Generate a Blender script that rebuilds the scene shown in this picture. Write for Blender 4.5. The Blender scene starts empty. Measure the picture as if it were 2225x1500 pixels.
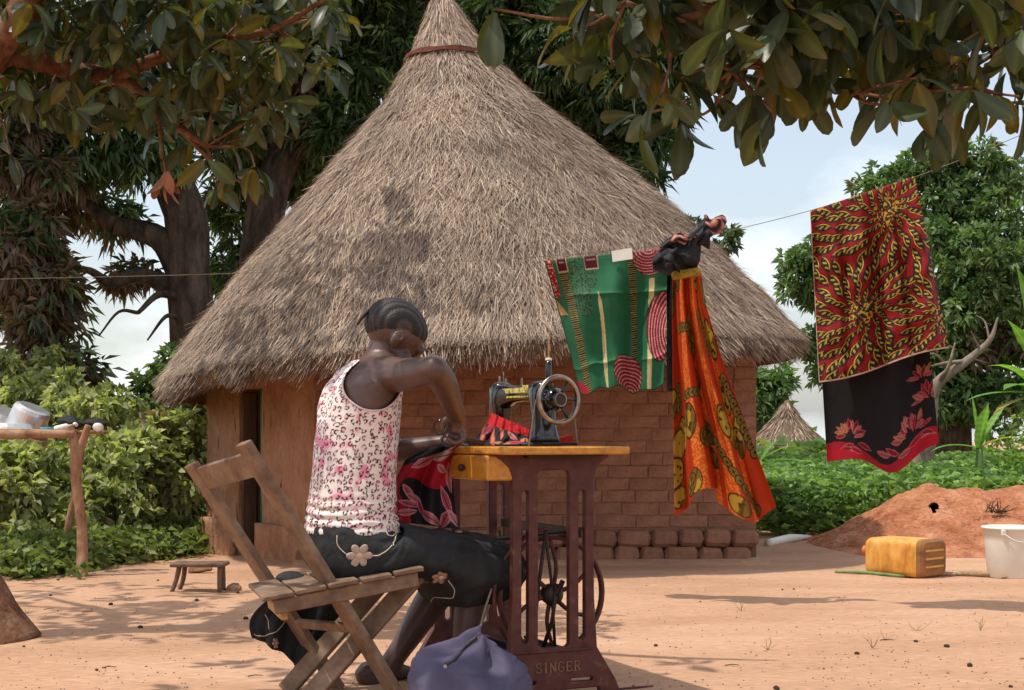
import bpy, bmesh, math, random
import numpy as np
from mathutils import Vector, Matrix, Euler
from mathutils.bvhtree import BVHTree
random.seed(7)
rng = np.random.default_rng(7)
scn = bpy.context.scene
C = scn.collection

# ------------------------------------------------------------------ camera, sky, sun, exposure
cam_d = bpy.data.cameras.new('camera')
cam = bpy.data.objects.new('camera', cam_d)
C.objects.link(cam)
cam.location = (0, 0, 0.78)
cam.rotation_euler = (math.radians(90), 0, 0)
cam_d.lens = 50
cam_d.sensor_width = 36
cam_d.shift_y = 200 / 2225
cam_d.clip_start = 0.05
cam_d.clip_end = 2000
scn.camera = cam

TOSUN = Vector((-0.42, -0.10, 1.0)).normalized()
wd = bpy.data.worlds.new('World')
scn.world = wd
wd.use_nodes = True
wn = wd.node_tree
wn.nodes.clear()
w_out = wn.nodes.new('ShaderNodeOutputWorld')
w_bg = wn.nodes.new('ShaderNodeBackground')
w_sky = wn.nodes.new('ShaderNodeTexSky')
w_sky.sky_type = 'NISHITA'
w_sky.sun_disc = False
w_sky.sun_elevation = math.asin(TOSUN.z)
w_sky.sun_rotation = math.atan2(TOSUN.x, TOSUN.y)
w_sky.air_density = 1.2
w_sky.dust_density = 2.5
w_tc = wn.nodes.new('ShaderNodeTexCoord')
w_map = wn.nodes.new('ShaderNodeMapping')
w_map.inputs['Scale'].default_value = (1.0, 1.0, 2.2)
w_map.inputs['Location'].default_value = (0.35, 0.2, 0.4)
w_no = wn.nodes.new('ShaderNodeTexNoise')
w_no.inputs['Scale'].default_value = 3.2
w_no.inputs['Detail'].default_value = 9
w_no.inputs['Roughness'].default_value = 0.52
w_cr = wn.nodes.new('ShaderNodeValToRGB')
w_cr.color_ramp.elements[0].position = 0.45
w_cr.color_ramp.elements[0].color = (0.26, 0.26, 0.26, 1)
w_cr.color_ramp.elements[1].position = 0.62
w_cr.color_ramp.elements[1].color = (0.93, 0.93, 0.93, 1)
w_mix = wn.nodes.new('ShaderNodeMix')
w_mix.data_type = 'RGBA'
w_mix.inputs['B'].default_value = (8.4, 8.7, 9.0, 1)
wn.links.new(w_tc.outputs['Generated'], w_map.inputs['Vector'])
wn.links.new(w_map.outputs['Vector'], w_no.inputs['Vector'])
wn.links.new(w_no.outputs['Fac'], w_cr.inputs['Fac'])
wn.links.new(w_cr.outputs['Color'], w_mix.inputs['Factor'])
wn.links.new(w_sky.outputs['Color'], w_mix.inputs['A'])
wn.links.new(w_mix.outputs['Result'], w_bg.inputs['Color'])
w_bg.inputs['Strength'].default_value = 0.15
wn.links.new(w_bg.outputs['Background'], w_out.inputs['Surface'])

sun_d = bpy.data.lights.new('sun', 'SUN')
sun_d.energy = 3.6
sun_d.angle = math.radians(0.55)
sun_d.color = (1.0, 0.94, 0.84)
sun = bpy.data.objects.new('sun', sun_d)
C.objects.link(sun)
sun.rotation_euler = TOSUN.to_track_quat('Z', 'Y').to_euler()
sun.location = (-4, 2, 10)

scn.view_settings.view_transform = 'Standard'
scn.view_settings.look = 'None'
scn.view_settings.gamma = 1
scn.view_settings.exposure = 0.12
scn.view_settings.use_curve_mapping = False
scn.render.engine = 'CYCLES'
scn.cycles.max_bounces = 8
scn.cycles.diffuse_bounces = 4
scn.cycles.transparent_max_bounces = 4
scn.cycles.caustics_reflective = False
scn.cycles.caustics_refractive = False
scn.cycles.use_denoising = True

# ------------------------------------------------------------------ helpers
F, CX, HY, CH = 3090.0, 1112.5, 950.0, 0.78
def P(px, py, Y):
    return np.array([(px - CX) / F * Y, Y, CH + (HY - py) / F * Y])
def nrm(v):
    v = np.asarray(v, float)
    return v / (np.linalg.norm(v) + 1e-12)
def sstep(a, b, x):
    t = np.clip((np.asarray(x, float) - a) / (b - a), 0, 1)
    return t * t * (3 - 2 * t)
def vnoise(x, y, seed=0):
    x = np.asarray(x, float); y = np.asarray(y, float)
    xi = np.floor(x).astype(np.int64); yi = np.floor(y).astype(np.int64)
    fx = x - xi; fy = y - yi
    fx = fx * fx * (3 - 2 * fx); fy = fy * fy * (3 - 2 * fy)
    def h(a, b):
        n = (a * 374761393 + b * 668265263 + seed * 1442695041) & 0x7fffffff
        n = ((n ^ (n >> 13)) * 1274126177) & 0x7fffffff
        return ((n ^ (n >> 16)) & 0xffff) / 65535.0
    return (h(xi, yi) * (1 - fx) * (1 - fy) + h(xi + 1, yi) * fx * (1 - fy)
            + h(xi, yi + 1) * (1 - fx) * fy + h(xi + 1, yi + 1) * fx * fy)
def fnoise(x, y, seed=0, o=4):
    s = 0; a = 0.5
    for k in range(o):
        s = s + a * vnoise(x * 2 ** k, y * 2 ** k, seed + k); a *= 0.5
    return s / (1 - 0.5 ** o)

ORG = {}
def props(o, label=None, cat=None, group=None, kind=None):
    if label: o['label'] = label
    if cat: o['category'] = cat
    if group: o['group'] = group
    if kind: o['kind'] = kind
    return o
def thing(name, label, cat, loc, group=None, kind=None):
    o = bpy.data.objects.new(name, None)
    o.empty_display_size = 0.1
    C.objects.link(o)
    o.location = tuple(float(c) for c in loc)
    ORG[o.name] = np.array(loc, float)
    return props(o, label, cat, group, kind)
def mesh_data(name, V, Fc, mat=None, smooth=False, col=None):
    V = np.asarray(V, np.float32)
    me = bpy.data.meshes.new(name)
    if isinstance(Fc, np.ndarray):
        k = Fc.shape[1]; n = len(Fc)
        me.vertices.add(len(V)); me.vertices.foreach_set('co', V.ravel())
        me.loops.add(n * k); me.loops.foreach_set('vertex_index', Fc.astype(np.int32).ravel())
        me.polygons.add(n); me.polygons.foreach_set('loop_start', np.arange(0, n * k, k, dtype=np.int32))
        me.update(calc_edges=True)
    else:
        me.from_pydata([tuple(map(float, v)) for v in V], [], Fc)
        me.update()
    if smooth:
        me.polygons.foreach_set('use_smooth', np.ones(len(me.polygons), bool))
    if col is not None:
        ca = me.color_attributes.new('Col', 'FLOAT_COLOR', 'POINT')
        c4 = np.ones((len(V), 4), np.float32); c4[:, :3] = col
        ca.data.foreach_set('color', c4.ravel())
    if mat is not None:
        me.materials.append(mat)
    return me
def mk(name, V, Fc, mat, parent=None, smooth=False, col=None, loc=None):
    V = np.asarray(V, float)
    org = ORG[parent.name] if parent is not None else (np.asarray(loc, float) if loc is not None else np.zeros(3))
    me = mesh_data(name, V - org, Fc, mat, smooth, col)
    o = bpy.data.objects.new(name, me)
    C.objects.link(o)
    if parent is not None:
        o.parent = parent
    else:
        o.location = tuple(org)
    ORG[o.name] = org
    return o
def inst(name, me, parent, mw):
    """object that shares mesh data, placed by a world matrix"""
    o = bpy.data.objects.new(name, me)
    C.objects.link(o)
    if parent is not None:
        o.parent = parent
        o.matrix_local = Matrix.Translation(-Vector(ORG[parent.name])) @ mw
    else:
        o.matrix_local = mw
    return o
def join(*parts):
    V = []; Fs = []; n = 0
    for v, f in parts:
        V.append(np.asarray(v, float))
        Fs += [tuple(int(i) + n for i in q) for q in f]
        n += len(v)
    return np.vstack(V), Fs
def frames(path):
    path = np.asarray(path, float); n = len(path)
    T = np.gradient(path, axis=0)
    T /= np.linalg.norm(T, axis=1)[:, None] + 1e-12
    a = np.array([0, 0, 1.0]) if abs(T[0][2]) < 0.9 else np.array([1.0, 0, 0])
    N = [nrm(np.cross(T[0], np.cross(a, T[0])))]
    for i in range(1, n):
        v = N[-1] - T[i] * np.dot(N[-1], T[i]); N.append(nrm(v))
    N = np.array(N); B = np.cross(T, N)
    return T, N, B
def tube(path, rad, n=10, rb=None, caps=True):
    path = np.asarray(path, float); k = len(path)
    rad = np.broadcast_to(np.asarray(rad, float), (k,))
    rb = rad if rb is None else np.broadcast_to(np.asarray(rb, float), (k,))
    T, N, B = frames(path)
    a = np.arange(n) / n * 2 * np.pi
    V = path[:, None, :] + (np.cos(a)[None, :, None] * N[:, None, :]) * rad[:, None, None] + (np.sin(a)[None, :, None] * B[:, None, :]) * rb[:, None, None]
    V = V.reshape(-1, 3)
    Fc = [(i * n + j, i * n + (j + 1) % n, (i + 1) * n + (j + 1) % n, (i + 1) * n + j) for i in range(k - 1) for j in range(n)]
    if caps:
        Fc.append(tuple(range(n - 1, -1, -1))); Fc.append(tuple((k - 1) * n + j for j in range(n)))
    return V, Fc
def curve_pts(pts, k=8):
    """Catmull-Rom through points"""
    p = np.asarray(pts, float)
    p = np.vstack([2 * p[0] - p[1], p, 2 * p[-1] - p[-2]])
    out = []
    for i in range(1, len(p) - 2):
        for t in np.linspace(0, 1, k, endpoint=False):
            out.append(0.5 * ((2 * p[i]) + (p[i + 1] - p[i - 1]) * t + (2 * p[i - 1] - 5 * p[i] + 4 * p[i + 1] - p[i + 2]) * t * t
                              + (-p[i - 1] + 3 * p[i] - 3 * p[i + 1] + p[i + 2]) * t ** 3))
    out.append(p[-2])
    return np.array(out)
def ctube(pts, rads, k=6, n=10, caps=True):
    path = curve_pts(pts, k)
    r = np.interp(np.linspace(0, 1, len(path)), np.linspace(0, 1, len(rads)), rads)
    return tube(path, r, n, caps=caps)
def loft(rings, caps=True):
    R = np.asarray(rings, float); k, n = R.shape[:2]
    Fc = [(i * n + j, i * n + (j + 1) % n, (i + 1) * n + (j + 1) % n, (i + 1) * n + j) for i in range(k - 1) for j in range(n)]
    if caps:
        Fc.append(tuple(range(n - 1, -1, -1))); Fc.append(tuple((k - 1) * n + j for j in range(n)))
    return R.reshape(-1, 3), Fc
def lathe(prof, n=24, org=(0, 0, 0), axis=(0, 0, 1), caps=True):
    ax = nrm(axis); a = np.array([1.0, 0, 0]) if abs(ax[0]) < 0.9 else np.array([0, 1.0, 0])
    u = nrm(np.cross(np.cross(ax, a), ax)); v = np.cross(ax, u)
    t = np.arange(n) / n * 2 * np.pi
    rings = [np.asarray(org) + ax * h + r * (np.cos(t)[:, None] * u + np.sin(t)[:, None] * v) for r, h in prof]
    return loft(rings, caps)
def board(p0, p1, wdir, w, t, ch=0.003, nseg=1):
    """bevelled plank from p0 to p1; width w along wdir, thickness t"""
    p0 = np.asarray(p0, float); p1 = np.asarray(p1, float)
    d = nrm(p1 - p0); wd_ = np.asarray(wdir, float); wd_ = nrm(wd_ - d * np.dot(wd_, d)); td = np.cross(d, wd_)
    def ring(c, ins):
        a, b = w / 2 - ins, t / 2 - ins
        pts = [(a - ch, b), (-a + ch, b), (-a, b - ch), (-a, -b + ch), (-a + ch, -b), (a - ch, -b), (a, -b + ch), (a, b - ch)]
        return [c + wd_ * x + td * y for x, y in pts]
    rs = [ring(p0, ch)] + [ring(p0 + d * ch + (p1 - p0 - 2 * d * ch) * s, 0) for s in np.linspace(0, 1, nseg + 1)] + [ring(p1, ch)]
    return loft(rs)
def boxc(c, ax, ay, az, hx, hy, hz, ch=0.003):
    c = np.asarray(c, float); ax = nrm(ax); ay = nrm(ay)
    return board(c - nrm(az) * hz, c + nrm(az) * hz, ax, 2 * hx, 2 * hy, ch)
def ellip(c, ax, ay, az, ra, rb, rc, n=16, m=10):
    ax, ay, az = nrm(ax), nrm(ay), nrm(az); c = np.asarray(c, float)
    rings = []
    for i in range(m + 1):
        th = math.pi * (0.04 + 0.92 * i / m)
        t = np.arange(n) / n * 2 * np.pi
        rings.append(c + az * rc * math.cos(th) + math.sin(th) * (np.cos(t)[:, None] * ax * ra + np.sin(t)[:, None] * ay * rb))
    return loft(rings[::-1])
def gridmesh(Pts):
    """Pts (m,n,3) -> verts, quad ndarray"""
    m, n = Pts.shape[:2]
    idx = np.arange(m * n).reshape(m, n)
    q = np.stack([idx[:-1, :-1], idx[:-1, 1:], idx[1:, 1:], idx[1:, :-1]], -1).reshape(-1, 4)
    return Pts.reshape(-1, 3), q

# ------------------------------------------------------------------ materials
def M(name, cols, scale=12, rough=0.85, bump=0.0, bscale=None, bdist=0.01, spec=0.3, metal=0.0, stretch=(1, 1, 1), detail=6,
      objrand=0.0, lo=0.35, hi=0.65, fine=0.0, fscale=120):
    """noise-coloured principled material; cols are 1..4 linear rgb"""
    m = bpy.data.materials.new(name); m.use_nodes = True
    nt = m.node_tree; b = nt.nodes['Principled BSDF']; N = nt.nodes.new; L = nt.links.new
    b.inputs['Roughness'].default_value = rough
    b.inputs['Specular IOR Level'].default_value = spec
    b.inputs['Metallic'].default_value = metal
    tc = N('ShaderNodeTexCoord'); mp = N('ShaderNodeMapping'); mp.inputs['Scale'].default_value = stretch
    L(tc.outputs['Object'], mp.inputs['Vector'])
    no = N('ShaderNodeTexNoise'); no.inputs['Scale'].default_value = scale; no.inputs['Detail'].default_value = detail
    no.inputs['Roughness'].default_value = 0.6
    L(mp.outputs['Vector'], no.inputs['Vector'])
    cr = N('ShaderNodeValToRGB'); el = cr.color_ramp.elements
    k = len(cols)
    if k == 1: cols = [tuple(c * 0.86 for c in cols[0]), tuple(min(1, c * 1.12) for c in cols[0])]; k = 2
    el[0].position = lo; el[0].color = (*cols[0], 1); el[1].position = hi; el[1].color = (*cols[-1], 1)
    for i in range(1, k - 1):
        e = el.new(lo + (hi - lo) * i / (k - 1)); e.color = (*cols[i], 1)
    L(no.outputs['Fac'], cr.inputs['Fac'])
    out = cr.outputs['Color']
    if fine:
        n2 = N('ShaderNodeTexNoise'); n2.inputs['Scale'].default_value = fscale; n2.inputs['Detail'].default_value = 3
        L(mp.outputs['Vector'], n2.inputs['Vector'])
        mr = N('ShaderNodeMapRange'); mr.inputs['From Min'].default_value = 0.25; mr.inputs['From Max'].default_value = 0.75
        mr.inputs['To Min'].default_value = 1 - fine; mr.inputs['To Max'].default_value = 1 + fine
        L(n2.outputs['Fac'], mr.inputs['Value'])
        mx = N('ShaderNodeVectorMath'); mx.operation = 'SCALE'
        L(out, mx.inputs[0]); L(mr.outputs['Result'], mx.inputs['Scale']); out = mx.outputs[0]
    if objrand:
        oi = N('ShaderNodeObjectInfo'); mr = N('ShaderNodeMapRange')
        mr.inputs['To Min'].default_value = 1 - objrand; mr.inputs['To Max'].default_value = 1 + objrand
        L(oi.outputs['Random'], mr.inputs['Value'])
        mx = N('ShaderNodeVectorMath'); mx.operation = 'SCALE'
        L(out, mx.inputs[0]); L(mr.outputs['Result'], mx.inputs['Scale']); out = mx.outputs[0]
    L(out, b.inputs['Base Color'])
    if bump:
        n3 = N('ShaderNodeTexNoise'); n3.inputs['Scale'].default_value = bscale or scale * 3; n3.inputs['Detail'].default_value = 8
        L(mp.outputs['Vector'], n3.inputs['Vector'])
        bp = N('ShaderNodeBump'); bp.inputs['Strength'].default_value = bump; bp.inputs['Distance'].default_value = bdist
        L(n3.outputs['Fac'], bp.inputs['Height']); L(bp.outputs['Normal'], b.inputs['Normal'])
    return m
def MA(name, rough=0.8, spec=0.2, trans=0.0, tcol=None, bump=0.0, bscale=300, weave=0.0, tint=(1, 1, 1)):
    """colour from the mesh's print / leaf colour attribute"""
    m = bpy.data.materials.new(name); m.use_nodes = True
    nt = m.node_tree; b = nt.nodes['Principled BSDF']; N = nt.nodes.new; L = nt.links.new
    b.inputs['Roughness'].default_value = rough; b.inputs['Specular IOR Level'].default_value = spec
    at = N('ShaderNodeAttribute'); at.attribute_name = 'Col'
    out = at.outputs['Color']
    if weave:
        tc = N('ShaderNodeTexCoord'); n2 = N('ShaderNodeTexNoise'); n2.inputs['Scale'].default_value = 25; n2.inputs['Detail'].default_value = 5
        L(tc.outputs['Object'], n2.inputs['Vector'])
        mr = N('ShaderNodeMapRange'); mr.inputs['From Min'].default_value = 0.3; mr.inputs['From Max'].default_value = 0.7
        mr.inputs['To Min'].default_value = 1 - weave; mr.inputs['To Max'].default_value = 1 + weave
        L(n2.outputs['Fac'], mr.inputs['Value'])
        mx = N('ShaderNodeVectorMath'); mx.operation = 'SCALE'
        L(out, mx.inputs[0]); L(mr.outputs['Result'], mx.inputs['Scale']); out = mx.outputs[0]
    L(out, b.inputs['Base Color'])
    if bump:
        tc = N('ShaderNodeTexCoord'); n3 = N('ShaderNodeTexNoise'); n3.inputs['Scale'].default_value = bscale; n3.inputs['Detail'].default_value = 4
        L(tc.outputs['Object'], n3.inputs['Vector'])
        bp = N('ShaderNodeBump'); bp.inputs['Strength'].default_value = bump; bp.inputs['Distance'].default_value = 0.004
        L(n3.outputs['Fac'], bp.inputs['Height']); L(bp.outputs['Normal'], b.inputs['Normal'])
    if trans:
        tr = N('ShaderNodeBsdfTranslucent'); ms = N('ShaderNodeMixShader'); ms.inputs['Fac'].default_value = trans
        mx = N('ShaderNodeVectorMath'); mx.operation = 'MULTIPLY'; mx.inputs[1].default_value = tcol or (1.6, 1.6, 0.8)
        L(out, mx.inputs[0]); L(mx.outputs[0], tr.inputs['Color'])
        L(b.outputs['BSDF'], ms.inputs[1]); L(tr.outputs['BSDF'], ms.inputs[2])
        L(ms.outputs['Shader'], nt.nodes['Material Output'].inputs['Surface'])
    return m

m_earth = M('red_earth', [(0.345, 0.190, 0.112), (0.442, 0.256, 0.158), (0.512, 0.313, 0.206)], scale=0.9, rough=0.95, bump=0.8, bscale=11, bdist=0.016,
            stretch=(0.7, 1.6, 1), detail=10, lo=0.3, hi=0.7, fine=0.18, fscale=30, spec=0.1)
m_mound = M('mound_earth', [(0.27, 0.095, 0.045), (0.40, 0.16, 0.08), (0.47, 0.22, 0.125)], scale=5, rough=0.95, bump=1.0, bscale=16, bdist=0.06, fine=0.18, fscale=40, spec=0.1)
m_plaster = M('mud_plaster', [(0.31, 0.15, 0.083), (0.40, 0.205, 0.118), (0.45, 0.245, 0.15)], scale=5, rough=0.95, bump=0.8, bscale=22, bdist=0.016, stretch=(1.1, 1.1, 0.8), fine=0.12, fscale=34, spec=0.1)
m_brick = M('mud_brick', [(0.200, 0.096, 0.060), (0.245, 0.120, 0.076), (0.28, 0.142, 0.092)], scale=9, rough=0.95, bump=0.6, bscale=40, bdist=0.008, objrand=0.10, fine=0.08, fscale=70, spec=0.1)
m_mortar = M('mud_mortar', [(0.20, 0.095, 0.058), (0.265, 0.130, 0.082)], scale=14, rough=0.95, bump=0.6, bscale=50, spec=0.1)
m_core = M('thatch_core', [(0.10, 0.07, 0.045), (0.20, 0.14, 0.09)], scale=20, rough=0.95, stretch=(1, 1, 0.3), spec=0.1)
m_under = M('roof_underside', [(0.20, 0.085, 0.045), (0.30, 0.13, 0.07)], scale=12, rough=0.95, bump=0.6, spec=0.1)
m_straw = MA('straw', rough=0.75, spec=0.25)
m_hoop = M('hoop_bark', [(0.10, 0.025, 0.012), (0.19, 0.05, 0.025)], scale=30, rough=0.6, bump=0.5, spec=0.4)
m_bark = M('tree_bark', [(0.030, 0.022, 0.017), (0.062, 0.046, 0.034), (0.105, 0.080, 0.058)], scale=6, rough=0.95, bump=1.0, bscale=18, bdist=0.03, stretch=(1.6, 1.6, 0.5), fine=0.2, fscale=40, spec=0.1)
m_barkfg = M('reddish_bark', [(0.10, 0.042, 0.024), (0.18, 0.082, 0.045), (0.23, 0.14, 0.09)], scale=14, rough=0.9, bump=0.8, bscale=40, spec=0.15, fine=0.2, fscale=60)
m_dead = M('dead_wood', [(0.14, 0.105, 0.075), (0.27, 0.215, 0.16)], scale=10, rough=0.9, bump=0.4, spec=0.15)
m_leaf = MA('mango_leaf', rough=0.5, spec=0.3, trans=0.28, tcol=(1.5, 1.7, 0.6))
m_shrubleaf = MA('shrub_leaf', rough=0.62, spec=0.25, trans=0.34, tcol=(1.5, 1.7, 0.6))
m_bigleaf = MA('broad_leaf', rough=0.4, spec=0.45, trans=0.32, tcol=(1.6, 1.5, 0.4), bump=0.15, bscale=60)
m_banana = MA('banana_leaf', rough=0.45, spec=0.4, trans=0.4, tcol=(1.4, 1.6, 0.6))
m_wood = M('chair_wood', [(0.125, 0.072, 0.043), (0.198, 0.122, 0.076), (0.255, 0.168, 0.108)], scale=9, rough=0.65, bump=0.35, bscale=60, bdist=0.003, stretch=(1, 1, 1), fine=0.2, fscale=55, spec=0.3)
m_woodlit = M('pale_sunlit_wood', [(0.36, 0.19, 0.075), (0.46, 0.26, 0.11)], scale=14, rough=0.6, bump=0.3, spec=0.3, fine=0.15)
m_pole = M('pole_wood', [(0.20, 0.10, 0.055), (0.33, 0.175, 0.10), (0.38, 0.24, 0.15)], scale=12, rough=0.85, bump=0.6, bscale=50, spec=0.15, stretch=(1, 1, 0.4), fine=0.2, fscale=50)
m_stool = M('stool_wood', [(0.10, 0.055, 0.035), (0.19, 0.11, 0.07)], scale=16, rough=0.7, bump=0.4, spec=0.3)
m_tabletop = M('varnished_wood', [(0.42, 0.155, 0.012), (0.54, 0.225, 0.02), (0.60, 0.27, 0.03)], scale=8, rough=0.28, stretch=(6, 1, 6), spec=0.5, fine=0.08)
m_iron = M('maroon_iron', [(0.045, 0.010, 0.008), (0.085, 0.019, 0.014), (0.100, 0.028, 0.020), (0.17, 0.085, 0.055)], scale=26, rough=0.55, spec=0.4, bump=0.35, bscale=60, bdist=0.003, lo=0.3, hi=0.74)
m_irondk = M('black_iron', [(0.018, 0.011, 0.009), (0.04, 0.02, 0.016)], scale=20, rough=0.5, spec=0.4)
m_black = M('black_enamel', [(0.008, 0.008, 0.009), (0.014, 0.014, 0.016)], scale=8, rough=0.12, spec=0.6)
m_chrome = M('worn_chrome', [(0.20, 0.16, 0.12), (0.40, 0.36, 0.32)], scale=30, rough=0.33, metal=1.0)
m_gold = M('gold_decal', [(0.10, 0.09, 0.012), (0.52, 0.42, 0.06), (0.62, 0.55, 0.13)], scale=85, rough=0.4, spec=0.5, lo=0.42, hi=0.58)
m_letter = M('letter_paint', [(0.21, 0.105, 0.05), (0.28, 0.15, 0.08)], scale=40, rough=0.6)
m_white = M('white_plastic', [(0.70, 0.66, 0.58), (0.78, 0.75, 0.68)], scale=6, rough=0.45, spec=0.4, fine=0.04)
m_yellow = M('jerrycan_plastic', [(0.50, 0.20, 0.035), (0.66, 0.31, 0.055), (0.70, 0.40, 0.12)], scale=11, rough=0.55, spec=0.35, bump=0.15, fine=0.10, fscale=45, stretch=(1, 1, 0.45))
m_canbrown = M('brown_plastic', [(0.17, 0.085, 0.045), (0.36, 0.155, 0.05)], scale=9, rough=0.8, stretch=(0.6, 0.6, 2.0), bump=0.3)
m_alu = M('aluminium', [(0.62, 0.58, 0.55), (0.72, 0.70, 0.68)], scale=10, rough=0.36, metal=0.9)
m_blackcl = M('black_cotton', [(0.015, 0.015, 0.016), (0.032, 0.032, 0.034)], scale=10, rough=0.8, spec=0.22, bump=0.45, bscale=22, bdist=0.02)
m_cream = M('cream_thread', [(0.50, 0.40, 0.30), (0.62, 0.52, 0.42)], scale=60, rough=0.9)
m_tan = M('tan_thread', [(0.34, 0.20, 0.115), (0.46, 0.29, 0.18)], scale=90, rough=0.9, bump=0.5, bscale=200)
m_bag = M('purple_cloth', [(0.075, 0.066, 0.108), (0.105, 0.093, 0.145)], scale=7, rough=0.85, bump=0.4, bscale=120, bdist=0.003, spec=0.15)
m_cord = M('cord', [(0.03, 0.025, 0.025), (0.09, 0.08, 0.08)], scale=80, rough=0.8)
m_string = M('string', [(0.15, 0.12, 0.09), (0.22, 0.18, 0.14)], scale=60, rough=0.9)
m_skin = M('dark_skin', [(0.074, 0.036, 0.027), (0.104, 0.053, 0.040)], scale=9, rough=0.42, spec=0.55, bump=0.18, bscale=190, bdist=0.002, fine=0.10, fscale=70)
m_hair = M('black_hair', [(0.010, 0.009, 0.009), (0.032, 0.028, 0.028)], scale=40, rough=0.5, spec=0.4, bump=0.8, bscale=160, bdist=0.004)
m_scalp = M('scalp', [(0.09, 0.05, 0.04), (0.14, 0.085, 0.07)], scale=30, rough=0.5)
m_print = MA('printed_cotton', rough=0.7, spec=0.2, bump=0.25, bscale=45, weave=0.10, trans=0.16, tcol=(1.2, 1.0, 0.9))
m_knit = MA('printed_jersey', rough=0.85, spec=0.15, bump=0.25, bscale=30, weave=0.06)
m_green = M('green_paint', [(0.004, 0.10, 0.055), (0.01, 0.16, 0.09)], scale=20, rough=0.5)
m_doorwood = M('door_wood', [(0.075, 0.040, 0.024), (0.13, 0.075, 0.045)], scale=10, stretch=(3, 3, 0.4), rough=0.75, bump=0.4)
m_dark = M('dark_soil', [(0.03, 0.02, 0.014), (0.05, 0.033, 0.022)], scale=10, rough=1.0)
m_seed = M('dark_seed', [(0.018, 0.014, 0.011), (0.06, 0.042, 0.03)], scale=60, rough=0.8, bump=0.5)
m_husk = M('dry_husk', [(0.24, 0.155, 0.085), (0.42, 0.31, 0.18)], scale=20, rough=0.85, bump=0.6, stretch=(1, 4, 4))
m_dryleaf = M('dry_leaf', [(0.26, 0.10, 0.055), (0.36, 0.16, 0.09)], scale=20, rough=0.8, bump=0.4)
m_blue = M('blue_plastic', [(0.03, 0.30, 0.46), (0.05, 0.38, 0.55)], scale=10, rough=0.5)
m_stem = M('green_stem', [(0.10, 0.17, 0.05), (0.18, 0.27, 0.09)], scale=20, rough=0.6)

m_hairrow = MA('braided_hair', rough=0.55, spec=0.4, bump=0.8, bscale=170)
def add_cracks(m, dens=0.62):
    """dark vertical pock marks and cracks in the mud"""
    nt = m.node_tree; b = nt.nodes['Principled BSDF']; N = nt.nodes.new; L = nt.links.new
    src = b.inputs['Base Color'].links[0].from_socket
    tc = N('ShaderNodeTexCoord'); mp = N('ShaderNodeMapping'); mp.inputs['Scale'].default_value = (26, 26, 5); L(tc.outputs['Object'], mp.inputs['Vector'])
    no = N('ShaderNodeTexNoise'); no.inputs['Scale'].default_value = 1.0; no.inputs['Detail'].default_value = 2; L(mp.outputs['Vector'], no.inputs['Vector'])
    cr = N('ShaderNodeValToRGB'); cr.color_ramp.elements[0].position = dens; cr.color_ramp.elements[0].color = (1, 1, 1, 1); cr.color_ramp.elements[1].position = dens + .06; cr.color_ramp.elements[1].color = (.35, .33, .32, 1)
    L(no.outputs['Fac'], cr.inputs['Fac'])
    mx = N('ShaderNodeVectorMath'); mx.operation = 'MULTIPLY'; L(src, mx.inputs[0]); L(cr.outputs['Color'], mx.inputs[1]); L(mx.outputs[0], b.inputs['Base Color'])
add_cracks(m_plaster, .655)
add_cracks(m_brick, .68)

# ------------------------------------------------------------------ ground
def gz(x, y):
    x = np.asarray(x, float); y = np.asarray(y, float)
    z = 0.022 * (fnoise(x * 0.55 + 10, y * 0.55 + 3, 1, 3) - 0.5) + 0.014 * (fnoise(x * 3.1, y * 3.1, 5, 3) - 0.5) + 0.006 * (fnoise(x * 9, y * 9, 6, 2) - 0.5)
    z = z - 1.5 * sstep(17, 28, y) - 0.045 * np.exp(-((x + 2.3) ** 2 + (y - 9.9) ** 2) / 0.8)
    return z
def G(px, py, lift=0.0):
    Y = CH * F / (py - HY)
    p = P(px, py, Y); p[2] = float(gz(p[0], p[1])) + lift
    return p
def spread(a, b, n, far, k):
    core = np.linspace(a, b, n)
    out = np.geomspace(0.12, far, k)
    return np.concatenate([(a - out)[::-1], core, b + out])
xs = spread(-5.5, 6.5, 330, 420, 34); ys = spread(2.0, 14.0, 330, 620, 36)
XX, YY = np.meshgrid(xs, ys)
V, q = gridmesh(np.stack([XX, YY, gz(XX, YY)], -1))
mk('ground', V, q, m_earth, smooth=True)['kind'] = 'structure'

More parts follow.
